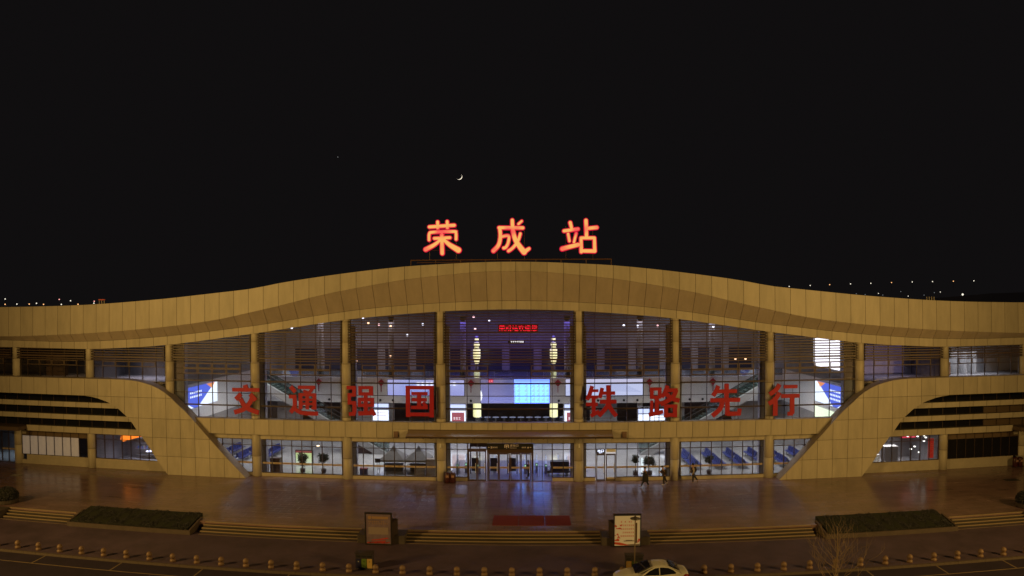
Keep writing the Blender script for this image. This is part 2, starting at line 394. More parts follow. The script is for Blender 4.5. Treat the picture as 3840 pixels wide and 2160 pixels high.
# ribbon (S shaped front band), both sides
OUT = [(60, 9.14), (52.4, 9.14), (46, 9.15), (40, 9.17), (38.2, 9.17), (37.15, 9.12), (36.18, 9.02), (35.4, 8.85), (34.7, 8.66), (34.0, 8.37), (33.37, 8.02), (32.75, 7.58), (32.2, 7.08), (31.25, 6.3), (30.5, 5.57), (29.35, 4.34), (28.3, 3.25), (27.2, 2.10), (25.07, 0.0)]
INN = [(33.23, 0.0), (34.25, 1.26), (35.2, 2.67), (36.1, 3.85), (36.45, 4.25), (36.95, 4.95), (37.46, 5.49), (38.36, 6.22), (39.3, 6.78), (39.9, 7.0), (40.75, 7.25), (41.5, 7.39), (42.15, 7.45), (44, 7.49), (52.4, 7.5), (60, 7.5)]
def clip(poly, axis, val, keep_gt):
    out = []
    for i in range(len(poly)):
        p, q = poly[i], poly[(i + 1) % len(poly)]
        pi = (p[axis] > val) == keep_gt; qi = (q[axis] > val) == keep_gt
        if pi: out.append(p)
        if pi != qi:
            t = (val - p[axis]) / (q[axis] - p[axis]); out.append((p[0] + (q[0] - p[0]) * t, p[1] + (q[1] - p[1]) * t))
    return out
REG = OUT + INN
rx = [25.74 + 1.5 * k - 1.5 for k in range(26)]
rz = [-0.01, 1.80, 3.61, 5.45, 7.475, 9.3]
for s in (-1, 1):
    poly = [(s * x, z) for x, z in REG]
    MB().prism(poly, -1.15, 0.0).obj('ribbon_core', JOINT, S)
    # coping strip along the outer edge
    cv = MB()
    for (xa, za), (xb, zb) in zip(OUT, OUT[1:]):
        d = Vector((xb - xa, zb - za)).normalized(); n_ = Vector((d.y, -d.x)) * 0.03
        if n_.y < 0 and za > 8.9: n_ = -n_
        if n_.x > 0: n_ = -n_
        q = [(s * xa, za), (s * xb, zb), (s * (xb + n_.x), zb + abs(n_.y)), (s * (xa + n_.x), za + abs(n_.y))]
        cv.prism(q, -1.21, 0.05)
    cv.obj('coping', COPE, S)
    for x0, x1 in zip(rx, rx[1:]):
        for z0, z1 in zip(rz, rz[1:]):
            p = [(x, z) for x, z in REG]
            for ax, va, gt in ((0, x0 + G, True), (0, x1 - G, False), (1, z0 + G, True), (1, z1 - G, False)):
                p = clip(p, ax, va, gt)
                if len(p) < 3: break
            if len(p) < 3: continue
            A = abs(sum(p[i][0] * p[(i + 1) % len(p)][1] - p[(i + 1) % len(p)][0] * p[i][1] for i in range(len(p)))) / 2
            if A < 0.02: continue
            q = []
            for pt in p:
                if not q or (abs(pt[0] - q[-1][0]) + abs(pt[1] - q[-1][1])) > 1e-4: q.append(pt)
            MB().prism([(s * x, z) for x, z in q], -1.20, -1.151).obj('ribbon_panel', PANEL, S)
    # horizontal bands of the wing and dark glass between them
    for z0, z1, xe in ((6.20, 6.70, 37.9), (4.93, 5.43, 36.6), (3.58, 4.17, 35.6)):
        x_end = 49.75 if z0 < 4 else 60
        MB().box(min(s * xe, s * x_end), max(s * xe, s * x_end), -.56, .2, z0 + .01, z1 - .01).obj('wing_band_core', JOINT, S)
        for a in rx:
            b = a + 1.5
            if b > xe and a < x_end:
                a2, b2 = max(a, xe), min(b, x_end)
                piece('wing_band_panel', PANEL, min(s * (a2 + G), s * (b2 - G)), max(s * (a2 + G), s * (b2 - G)), -.60, -.561, z0, z1, S)
    for z0, z1 in ((3.5, 4.93), (5.0, 6.2), (6.5, 7.6)):
        for a in rx:
            if a + 1.5 > 35 and a < 59:
                brown = (s > 0 and a > 46.5 and z1 < 6.5)
                piece('wing_strip_window', mat('brown_spandrel', (0.10, 0.065, 0.045), 0.5) if brown else DARKGL, min(s * (a + .03), s * (a + 1.47)), max(s * (a + .03), s * (a + 1.47)), -.05, 0.0, z0, z1, S)
                piece('strip_mullion', MULL, s * a - .03, s * a + .03, -.10, .02, z0, z1, S)
    # plinth walls of the wing
    MB().box(min(s * 33.0, s * 50.3), max(s * 33.0, s * 50.3), -.03, .25, 0, .99).obj('wing_plinth', STONE, S)
    # far end: entrance canopy slab
    MB().box(min(s * 49.76, s * 60), max(s * 49.76, s * 60), -1.8, .2, 3.72, 4.10).obj('end_canopy', mat('dark_canopy', (0.10, 0.065, 0.05), 0.5), S)
    MB().box(min(s * 50.3, s * 50.95), max(s * 50.3, s * 50.95), -.04, .2, 0, .4).obj('end_plinth', STONE, S)
    MB().box(min(s * 50.3, s * 50.95), max(s * 50.3, s * 50.95), -.04, .2, 3.1, 3.72).obj('end_head', PANEL, S)
# central plinth under ground floor windows
for a, b in [(-33, -24.9), (-24.9, -15.8), (-15.8, -6.9), (-5.95, -3.95), (3.95, 5.95), (6.83, 7.97), (8.9, 15.8), (15.8, 24.9), (24.9, 33)]:
    MB().box(a, b, -.03, .2, 0, .33).obj('plinth', STONE, S)

# ---- glazing
def wall(label=None):
    o = bpy.data.objects.new('curtain_wall', None); col.objects.link(o); o.parent = S
    return o
def grid(par, xs_, zs_, glass, mw=.05, tw=.05, heavy=(), skip=(), edge=True, name='pane', y=0.0):
    for i, x in enumerate(xs_):
        piece('mullion', MULL, x - mw / 2, x + mw / 2, y - .06, y + .06, zs_[0], zs_[-1], par)
    for z in zs_:
        hw = .13 if z in heavy else tw
        yy = -.09 if z in heavy else -.055
        piece('transom', MULL, xs_[0], xs_[-1], y + yy, y + .05, z - hw / 2, z + hw / 2, par)
    for i in range(len(xs_) - 1):
        for j in range(len(zs_) - 1):
            if (i, j) in skip: continue
            piece(name, glass, xs_[i] + mw / 2, xs_[i + 1] - mw / 2, y - .008, y + .008, zs_[j] + tw / 2, zs_[j + 1] - tw / 2, par)
def louvres(par, xa, xb, z0=11.15):
    z = z0
    top = max(interp(ZG, xa), interp(ZG, xb), interp(ZG, (xa + xb) / 2))
    while z < top:
        l, r = xa, xb
        n = 60
        ok = [xa + (xb - xa) * k / n for k in range(n + 1) if interp(ZG, xa + (xb - xa) * k / n) > z - .02]
        if ok and ok[-1] - ok[0] > .4:
            thick = .16 if abs(z - (z0 + .25)) < .01 or abs(z - (z0 + 2.75)) < .01 else .095
            piece('louvre_slat', SLAT, ok[0], ok[-1], -.36, -.24, z - thick / 2, z + thick / 2, par)
        z += .25
    for xx in (xa + .02, xb - .02):
        ztop = interp(ZG, xx)
        if ztop > z0 + .2:
            z = z0
            mb = MB()
            while z < ztop:
                mb.box(xx - .05, xx + .05, -.42, -.18, z - .09, z + .09); z += .25
            o = mb.obj('slat_brackets', MULL, par)
bays = []
for s in (-1, 1):
    for k, (a, b) in enumerate([(6.86, 14.90), (15.82, 23.94), (24.86, 32.94)]):
        off = [.95, 2.45, 3.95, 5.45, 6.95]
        c0 = [6.36, 15.36, 24.36][k]
        xs_ = [a] + [c0 + 1.5 * q for q in range(1, 6)] + [b]
        if s < 0: xs_ = [-x for x in reversed(xs_)]
        bays.append(xs_)
bays.append([-5.92, -3.94, -1.96, 1.96, 3.94, 5.92])
HV = (6.80, 9.15)
for xs_ in bays:
    W_ = wall()
    xa, xb = xs_[0], xs_[-1]
    zs_ = [5.60, 6.80, 7.99, 9.15]
    grid(W_, xs_, zs_, GLASS, heavy=HV)
    # casement rows
    zc = [9.15, 9.81, 10.33, 10.86, 11.1]
    for x in xs_: piece('mullion', MULL, x - .025, x + .025, -.06, .06, 9.15, 11.1, W_)
    for z in zc[1:]: piece('transom', MULL, xa, xb, -.05, .05, z - .025, z + .025, W_)
    nb = len(xs_) - 1
    for i in range(nb):
        x0, x1 = xs_[i] + .025, xs_[i + 1] - .025
        center = abs(xa + xb) < 1
        is_case = (i in (0, 1, 3, 4)) if center else (1 <= i <= nb - 2)
        piece('small_pane', GLASSU, x0, x1, -.008, .008, 9.18, 9.785, W_)
        piece('small_pane', GLASSU, x0, x1, -.008, .008, 10.885, 11.075, W_)
        for z0, z1 in ((9.835, 10.305), (10.355, 10.835)):
            piece('small_pane', GLASSU, x0, x1, -.008, .008, z0, z1, W_)
            if is_case:
                t = .06
                MB().box(x0 + .02, x1 - .02, -.12, -.062, z0, z0 + t).box(x0 + .02, x1 - .02, -.12, -.062, z1 - t, z1).box(x0 + .02, x0 + .02 + t, -.12, -.062, z0 + t, z1 - t).box(x1 - .02 - t, x1 - .02, -.12, -.062, z0 + t, z1 - t).obj('casement', CASE, W_)
    # tall glass behind the louvres: one sheet per column of panes
    xs2 = xs_ if not (abs(xa + xb) < 1) else [-5.92, -3.94, -1.96, 0, 1.96, 3.94, 5.92]
    for i in range(len(xs2) - 1):
        zt = max(interp(ZG, xs2[i]), interp(ZG, xs2[i + 1])) + .12
        if xs2[i] < 0 < xs2[i + 1]: zt = interp(ZG, 0) + .12
        z0 = 11.125
        for zz in (12.6, 13.95, 20):
            z1 = min(zt, zz)
            if z1 > z0 + .05: piece('tall_pane', GLASSU, xs2[i] + .025, xs2[i + 1] - .025, -.008, .008, z0, z1 - .03, W_)
            if zz < zt - .1: piece('transom', MULL, xs2[i], xs2[i + 1], -.05, .05, zz - .03, zz + .03, W_)
            z0 = zz + .03
            if z0 > zt: break
    for x in xs2: piece('mullion', MULL, x - .025, x + .025, -.06, .06, 11.1, interp(ZG, x) + .1, W_)
    louvres(W_, xa - .05, xb + .05)
# wing upper windows
for s in (-1, 1):
    for k, (a, b) in enumerate([(33.88, 41.92), (42.88, 50.82), (51.8, 59.5)]):
        c0 = 33.4 + 9 * k
        xs_ = [a] + [c0 + 1.5 * q for q in range(1, 6)] + [b]
        if s < 0: xs_ = [-x for x in reversed(xs_)]
        W_ = wall()
        xa, xb = xs_[0], xs_[-1]
        zt = max(interp(ZG, xa), interp(ZG, xb)) + .1
        grid(W_, xs_, [8.0 if k == 0 else 9.1, 10.36, 10.90, zt], GLASSU)
        for i in range(1, 5):
            x0, x1 = xs_[i] + .04, xs_[i + 1] - .04
            MB().box(x0, x1, -.12, -.062, 10.38, 10.43).box(x0, x1, -.12, -.062, 10.83, 10.88).box(x0, x0 + .05, -.12, -.062, 10.43, 10.83).box(x1 - .05, x1, -.12, -.062, 10.43, 10.83).obj('casement', CASE, W_)
        louvres(W_, xa - .05, xb + .05, 11.08)
# ground floor windows
STRIP = mat('yellow_safety_strip', (0.46, 0.36, 0.25), 0.5)
STRIPT = mat('strip_print', (0.25, 0.10, 0.04), 0.6)
def strip(par, x0, x1, z=1.20):
    o = piece('safety_strip', STRIP, x0, x1, -.022, -.012, z, z + .17, par)
    mb = MB(); n = 4; c = (x0 + x1) / 2; w_ = (x1 - x0) * .11
    for k in range(n):
        xx = c + (k - 1.5) * w_
        mb.box(xx - w_ * .3, xx + w_ * .3, -.026, -.023, z + .05, z + .075).box(xx - w_ * .08, xx + w_ * .08, -.0265, -.0235, z + .03, z + .14).box(xx - w_ * .3, xx + w_ * .3, -.026, -.023, z + .10, z + .12)
    mb.obj('strip_lettering', STRIPT, par)
gw = []
for s in (-1, 1):
    for (a, b, n) in ((15.83, 23.86, 8), (24.87, 33.0, 8)):
        xs_ = [s * (a + (b - a) * k / n) for k in range(n + 1)]
        gw.append(sorted(xs_))
gw.append([-14.84 + k * 1.0 for k in range(8)] + [-6.87])
gw.append([9.88 + k * 1.008 for k in range(6)])
gw.append([-5.9, -4.92, -3.95]); gw.append([3.95, 4.95, 5.9]); gw.append([6.87, 7.95])
for xs_ in gw:
    W_ = wall()
    grid(W_, xs_, [.35, 3.0, 3.58], GLASS, mw=.06, tw=.06)
    for a, b in zip(xs_, xs_[1:]): strip(W_, a + .05, b - .05)
# entrance doors
DB = mat('brown_door_frame', (0.10, 0.065, 0.05), 0.4, metal=0.3)
def door(x0, x1, z1=2.72, y=0.0, nm='entrance_door'):
    d = MB().box(x0, x0 + .09, y - .04, y + .04, 0.02, z1).box(x1 - .09, x1, y - .04, y + .04, 0.02, z1).box(x0 + .09, x1 - .09, y - .04, y + .04, z1 - .12, z1).box(x0 + .09, x1 - .09, y - .04, y + .04, 0.02, .14).obj(nm, DB, S)
    piece('door_glass', GLASS, x0 + .09, x1 - .09, y - .008, y + .008, .14, z1 - .12, d)
    piece('door_handle', WHITEM, x1 - .16, x1 - .12, y - .12, y - .05, .8, 1.7, d)
    strip(d, x0 + .1, x1 - .1)
    return d
door(-3.88, -3.06, 2.92); door(-3.04, -2.20, 2.92)
for a, b in ((-2.0, -1.05), (-1.03, .0), (.04, 1.0), (1.02, 1.95)): door(a, b, 2.66)
MB().box(-2.12, 2.12, -.16, .05, 2.70, 3.05).box(-2.12, -2.01, -.1, .05, 0, 2.7).box(1.98, 2.12, -.1, .05, 0, 2.7).obj('door_header', DB, S)
MB().box(-3.92, -2.14, -.08, .05, 2.94, 3.04).box(-3.96, -3.88, -.08, .05, 0, 3.6).obj('door_header', DB, S)
W_ = wall(); grid(W_, [-3.95, -3.05, -2.15], [3.03, 3.58], GLASS)
W_ = wall(); grid(W_, [2.16, 3.0, 3.9], [0.03, 3.02, 3.58], GLASS)
W_ = wall(); grid(W_, [7.97, 8.9, 9.86], [3.02, 3.58], GLASS)
door(8.02, 8.86, 2.55, nm='side_door'); door(8.92, 9.82, 2.55, nm='side_door')
piece('door_transom_panel', DB, 8.0, 8.86, -.05, .03, 2.57, 3.0, S)
piece('door_transom_panel', WHITEM, 8.95, 9.82, -.03, .03, 2.72, 3.0, S)
MB().box(-5.9, 5.9, .3, 8.5, .016, .022).obj('entrance_matting', mat('dark_matting', (0.13, 0.13, 0.17), .35, noise=.2), S)  # dark sheet added to lower the floor's brightness behind the doors
for x in (-3.9, -3.0, -2.1, -1.2, -.3, .6, 1.5, 2.1):
    piece('vestibule_post', DB, x - .05, x + .05, 2.6, 2.7, .02, 3.0, S)
piece('vestibule_beam', DB, -3.95, 2.15, 2.58, 2.72, 2.7, 3.05, S)
for x in (-3.45, -1.65, .15): piece('vestibule_panel', mat('dark_panel', (0.03, 0.03, 0.04), .4), x - .35, x + .35, 2.63, 2.67, .3, 1.6, S)
# canopy over the entrance
can = MB().add([(-9.35, -.58, 4.86), (9.35, -.58, 4.86), (9.35, -2.1, 4.60), (-9.35, -2.1, 4.60), (-9.35, -.58, 4.82), (9.35, -.58, 4.82), (9.35, -2.1, 4.56), (-9.35, -2.1, 4.56)],
               [(0, 1, 2, 3), (7, 6, 5, 4), (0, 4, 5, 1), (1, 5, 6, 2), (2, 6, 7, 3), (3, 7, 4, 0)]).obj('entrance_canopy', mat('brown_canopy_glass', (0.27, 0.19, 0.15), 0.4), S)
MB().cyl((-9.35, -2.1, 4.47), (9.35, -2.1, 4.47), .06).obj('canopy_tube', DB, can, True)
for k in range(13):
    x = -9.3 + k * 1.55
    MB().cyl((x, -.55, 4.55), (x, -2.1, 4.47), .055, .05, 8).cyl((x, -2.05, 4.47), (x, -2.25, 4.40), .075, .04, 8).obj('canopy_bracket', DB, can, True)

# wing ground windows
for s in (-1, 1):
    W_ = wall()
    xs_ = [s * (33.9 + k * 1.0) for k in range(9)]; xs_ = sorted(xs_)
    grid(W_, xs_, [1.0, 2.95, 3.45], GLASS, mw=.06, tw=.05)
    W_ = wall()
    xs_ = sorted([s * (42.9 + k * .99) for k in range(9)])
    gl = FROST if s < 0 else DARKGL
    par = W_
    for x in xs_: piece('mullion', MULL, x - .03, x + .03, -.06, .06, 1.0, 3.5, par)
    piece('transom', MULL, xs_[0], xs_[-1], -.05, .05, .98, 1.02, par)
    piece('transom', mat('brown_head', (0.13, 0.085, 0.06), 0.6), xs_[0], xs_[-1], -.03, .05, 2.93, 3.58, par)
    for i, (a, b) in enumerate(zip(xs_, xs_[1:])):
        g2 = gl
        if s < 0 and i == 7: g2 = GLASS
        piece('pane', g2, a + .03, b - .03, -.008, .008, 1.02, 2.93, par)
W_ = wall()
grid(W_, [-59.5, -58, -56.5, -55, -53.4, -52.55, -51.75], [0.05, 3.1, 3.6], GLASS, mw=.08)
strip(W_, -53.35, -52.6, 1.35); strip(W_, -52.5, -51.8, 1.35)
W_ = wall()
grid(W_, [51.75, 52.55, 53.4, 55, 56.5, 58, 59.5], [0.05, 3.1, 3.6], GLASS, mw=.08)

# ------------------------------------------------------------------ interior shell
MB().box(-33.2, 33.2, .05, 36.2, -.3, .015).obj('hall_floor', HFLOOR, S)
MB().box(-33.5, 33.5, 36.0, 36.3, 0, 7.3).obj('hall_back_wall', WALLD, S)
MB().box(-33.5, 33.5, 30.0, 30.3, 7.5, 16.5).obj('mezzanine_back_wall', WALLG, S)
MB().box(-33.2, 33.2, 20.3, 30.0, 7.0, 7.4).obj('mezzanine_floor', WALLG, S)
MB().box(-33.2, 33.2, 20.0, 20.3, 4.40, 7.50).obj('parapet', WALLW, S)
for s in (-1, 1):
    MB().box(min(s * 33.2, s * 33.4), max(s * 33.2, s * 33.4), .1, 36, 0, 15).obj('hall_side_wall', WALLG, S)
    MB().box(min(s * 32.0, s * 33.0), max(s * 32.0, s * 33.0), .2, 1.0, 0, 13).obj('hall_pier', mat('lilac_white_pier', (0.5, 0.5, 0.62), 0.6), S)
    MB().box(min(s * 33.175, s * 33.195), max(s * 33.175, s * 33.195), 1.1, 20, 4.4, 8.3).obj('side_fascia', WALLW, S)
for cx in (-24.4, -15.36, -6.39, 6.39, 15.36, 24.4):
    MB().box(cx - .75, cx + .75, .55, 1.1, 0, 14.5).obj('inner_pier', mat('lilac_white_pier', (0.5, 0.5, 0.62), 0.6), S)
    MB().lathe([(.35, 0), (.35, 15)], (cx, 20.8, 0), 16).obj('inner_column', WALLG, S, True)
# doorways in the white parapet underside wall
for x in (-29, -19.5, 11.0, 19.5, 29):
    MB().box(x - 1.7, x + 1.7, 22.0, 22.2, 0, 4.4).obj('partition_wall', WALLG, S)
# glass rail along the mezzanine
for k in range(33):
    x = -32.5 + k * 2
    piece('rail_glass', glassmat('rail_glass', (0.7, 0.75, 0.78), 0.12), x + .03, x + 1.97, 20.12, 20.14, 7.52, 8.45, S)
    piece('rail_post', GREYM, x - .02, x + .02, 20.1, 20.16, 7.5, 8.5, S)
# mezzanine shop fronts behind
for k in range(15):
    x = -31 + k * 4.3
    piece('shopfront', mat('shopfront_glass', (0.05, 0.05, 0.08), 0.15), x, x + 3.2, 29.9, 29.98, 7.6, 10.4, S)
    piece('shop_sign_board', mat('shop_board', (0.20, 0.19, 0.22), 0.6), x, x + 3.2, 29.7, 29.97, 10.5, 11.1, S)
# rooms of the wings
for s, y1 in ((-1, 6), (1, 6)):
    MB().box(min(s * 33.42, s * 60), max(s * 33.42, s * 60), .1, 6.2, 8.7, 8.9).obj('wing_upper_floor', WALLG, S)
    MB().box(min(s * 33.42, s * 60), max(s * 33.42, s * 60), 6.0, 6.2, 8.9, 13).obj('wing_room_wall', WALLW if s > 0 else WALLG, S)
    MB().box(min(s * 42.3, s * 42.5), max(s * 42.3, s * 42.5), .2, 6, 8.9, 13).obj('wing_room_wall', WALLG, S)
    MB().box(min(s * 33.42, s * 60), max(s * 33.42, s * 60), .1, 6.2, 3.6, 3.8).obj('wing_ground_ceiling', WALLD, S)
    MB().box(min(s * 33.42, s * 60), max(s * 33.42, s * 60), .26, 6.2, -.2, .02).obj('wing_ground_floor', HFLOOR, S)
    MB().box(min(s * 33.42, s * 60), max(s * 33.42, s * 60), 6.0, 6.2, 0, 3.6).obj('wing_ground_wall', WALLG, S)
    MB().box(min(s * 42.3, s * 42.5), max(s * 42.3, s * 42.5), .26, 6, 0, 3.6).obj('wing_ground_wall', WALLG, S)
    MB().box(min(s * 51.2, s * 51.4), max(s * 51.2, s * 51.4), .26, 6, 0, 3.6).obj('wing_ground_wall', WALLG, S)
area('office_light', (46.8, 3, 12.2), 6, 3, 200, (0.9, 0.95, 1))
area('room_light', (37.5, 3, 12.0), 6, 3, 60, (0.75, 0.7, 1))
area('room_light', (-37.5, 3, 12.0), 6, 3, 130, (0.85, 0.85, 1))
area('room_light', (-46.8, 3, 12.0), 6, 3, 16, (1, 0.7, 0.4))
area('shop_light', (-37.6, 3, 3.4), 6, 3, 190, (0.95, 0.9, 1))
area('shop_light', (37.6, 3, 3.4), 6, 3, 260, (1, 0.92, 0.85))
area('corner_light', (-54, 3, 3.4), 5, 3, 55, (0.75, 0.9, 1))
area('corner_light', (54, 3, 3.4), 5, 3, 10, (1, 0.9, 0.8))
area('frosted_room_light', (-43.2, 2, 3.3), 1, 2, 14, (0.8, 0.8, 1))

# ------------------------------------------------------------------ text helper (built-in font only)
def text_obj(name, body_, m, x0, x1, z0, z1, y, parent=None, depth=.01, slant=None):
    cu = bpy.data.curves.new('txt', 'FONT'); cu.body = body_; cu.size = 1; cu.extrude = .5
    o = bpy.data.objects.new('txt', cu); col.objects.link(o)
    dg = bpy.context.evaluated_depsgraph_get()
    me = bpy.data.meshes.new_from_object(o.evaluated_get(dg))
    bpy.data.objects.remove(o); bpy.data.curves.remove(cu)
    xs_ = [v_.co.x for v_ in me.vertices]; ys_ = [v_.co.y for v_ in me.vertices]
    ax, bx, ay, by = min(xs_), max(xs_), min(ys_), max(ys_)
    for v_ in me.vertices:
        X = x0 + (v_.co.x - ax) / (bx - ax) * (x1 - x0); Z = z0 + (v_.co.y - ay) / (by - ay) * (z1 - z0)
        v_.co = (X, y - depth * (v_.co.z + .5), Z)
    me.materials.clear(); me.materials.append(m)
    o = bpy.data.objects.new(name, me); col.objects.link(o)
    if parent: o.parent = parent
    return o
def bars(rows, x0, x1, z0, z1, y, fill=.6, dens=6):     # rows of small print too small to read
    mb = MB(); h = (z1 - z0) / rows
    rnd = random.Random(int(x0 * 100) + rows)
    for r_ in range(rows):
        zc = z1 - h * (r_ + .5); n = dens; cw = (x1 - x0) / n
        for k in range(n):
            if rnd.random() < .12: continue
            xc = x0 + cw * (k + .5)
            a = cw * .36; b = h * fill / 2
            mb.box(xc - a, xc + a, y - .004, y, zc + b * .55, zc + b * .85)
            mb.box(xc - a, xc + a, y - .004, y, zc - b * .8, zc - b * .5)
            mb.box(xc - a * .2, xc + a * .2, y - .0045, y - .0005, zc - b, zc + b)
            if rnd.random() < .6: mb.box(xc - a, xc + a, y - .004, y, zc - b * .1, zc + b * .15)
    return mb

# ------------------------------------------------------------------ entrance sign and exit sign
sg = empty('entrance_sign', 'black entrance sign board with white writing above the main glass doors', 'sign', (0, -.18, 3.06))
MB().box(-2.12, 2.12, -.07, .0, .0, .56).obj('board', BLACK, sg)
LET = mat('pale_sign_lettering', (0.75, 0.62, 0.5), 0.6, emit=.05)
text_obj('lettering', '进站口', LET, .0, .78, .26, .48, -.072, sg)
text_obj('lettering', 'Entrance', LET, .0, .62, .10, .18, -.072, sg)
MB().box(-.48, -.42, -.078, -.071, .14, .44).box(-.16, -.10, -.078, -.071, .14, .44).box(-.42, -.16, -.078, -.071, .385, .44).box(-.31, -.27, -.079, -.072, .08, .30).prism([(-.39, .25), (-.19, .25), (-.29, .36)], -.0785, -.0715).obj('entrance_symbol', LET, sg)
MB().box(-1.98, -1.85, -.078, -.071, .17, .20).prism([(-2.03, .185), (-1.95, .13), (-1.95, .24)], -.079, -.072).obj('arrow', LET, sg)
MB().box(1.86, 2.0, -.078, -.071, .17, .20).prism([(1.84, .185), (1.92, .13), (1.92, .24)], -.079, -.072).obj('arrow', LET, sg)
MB().box(-1.78, -1.62, -.078, -.071, .10, .13).box(-1.78, -1.62, -.078, -.071, .23, .26).box(-1.65, -1.62, -.0785, -.0715, .10, .26).box(-1.74, -1.68, -.079, -.072, .15, .2).obj('room_symbol', LET, sg)
bars(1, -1.56, -1.12, .10, .26, -.073, .8, 4).obj('small_print', LET, sg)
bars(1, 1.10, 1.5, .10, .26, -.073, .8, 4).obj('small_print', LET, sg)
MB().prism([(1.6, .11), (1.78, .11), (1.69, .26)], -.078, -.071).obj('room_symbol', LET, sg)
ex = empty('exit_sign', 'small glowing white exit sign on the dark panel above the side door', 'sign', (8.42, -.06, 2.6))
MB().box(-.42, .42, -.04, 0, 0, .4).obj('board', BLACK, ex)
text_obj('lettering', '出口', emat('sign_white_glow', (0.75, 0.8, 1.0), 3.0), -.28, .28, .15, .38, -.045, ex)
text_obj('lettering', 'EXIT', MATS['sign_white_glow'], -.16, .16, .04, .11, -.045, ex)

# ------------------------------------------------------------------ strokes: characters built as thick polylines
def stroke(mb, pts, w, y0, y1, rnd=False, w2=None):
    n = len(pts); w2 = w if w2 is None else w2
    L = []; Rr = []
    for i, (x, z) in enumerate(pts):
        d0 = Vector((pts[i][0] - pts[i - 1][0], pts[i][1] - pts[i - 1][1])).normalized() if i > 0 else None
        d1 = Vector((pts[i + 1][0] - pts[i][0], pts[i + 1][1] - pts[i][1])).normalized() if i < n - 1 else None
        if d0 is None: d0 = d1
        if d1 is None: d1 = d0
        t = (d0 + d1)
        t = t.normalized() if t.length > .1 else d1
        nn = Vector((-t.y, t.x)); k = max(.55, nn.dot(Vector((-d0.y, d0.x))))
        ww = (w + (w2 - w) * i / (n - 1)) / 2 / k
        L.append((x + nn.x * ww, z + nn.y * ww)); Rr.append((x - nn.x * ww, z - nn.y * ww))
    for i in range(n - 1):
        mb.prism([Rr[i], Rr[i + 1], L[i + 1], L[i]], y0, y1)
    if rnd:
        for i, (x, z) in enumerate(pts):
            ww = (w + (w2 - w) * i / (n - 1)) / 2
            mb.prism([(x + ww * math.cos(a * math.pi / 8), z + ww * math.sin(a * math.pi / 8)) for a in range(16)], y0 + .002, y1)
def smooth_line(pts, k=5):
    if len(pts) < 3: return pts
    out = []
    n = len(pts)
    for i in range(n - 1):
        p0 = pts[max(i - 1, 0)]; p1 = pts[i]; p2 = pts[i + 1]; p3 = pts[min(i + 2, n - 1)]
        for j in range(k):
            t = j / k
            out.append(tuple(0.5 * (2 * p1[c] + (p2[c] - p0[c]) * t + (2 * p0[c] - 5 * p1[c] + 4 * p2[c] - p3[c]) * t * t + (3 * p1[c] - p0[c] - 3 * p2[c] + p3[c]) * t ** 3) for c in (0, 1)))
    out.append(pts[-1]); return out
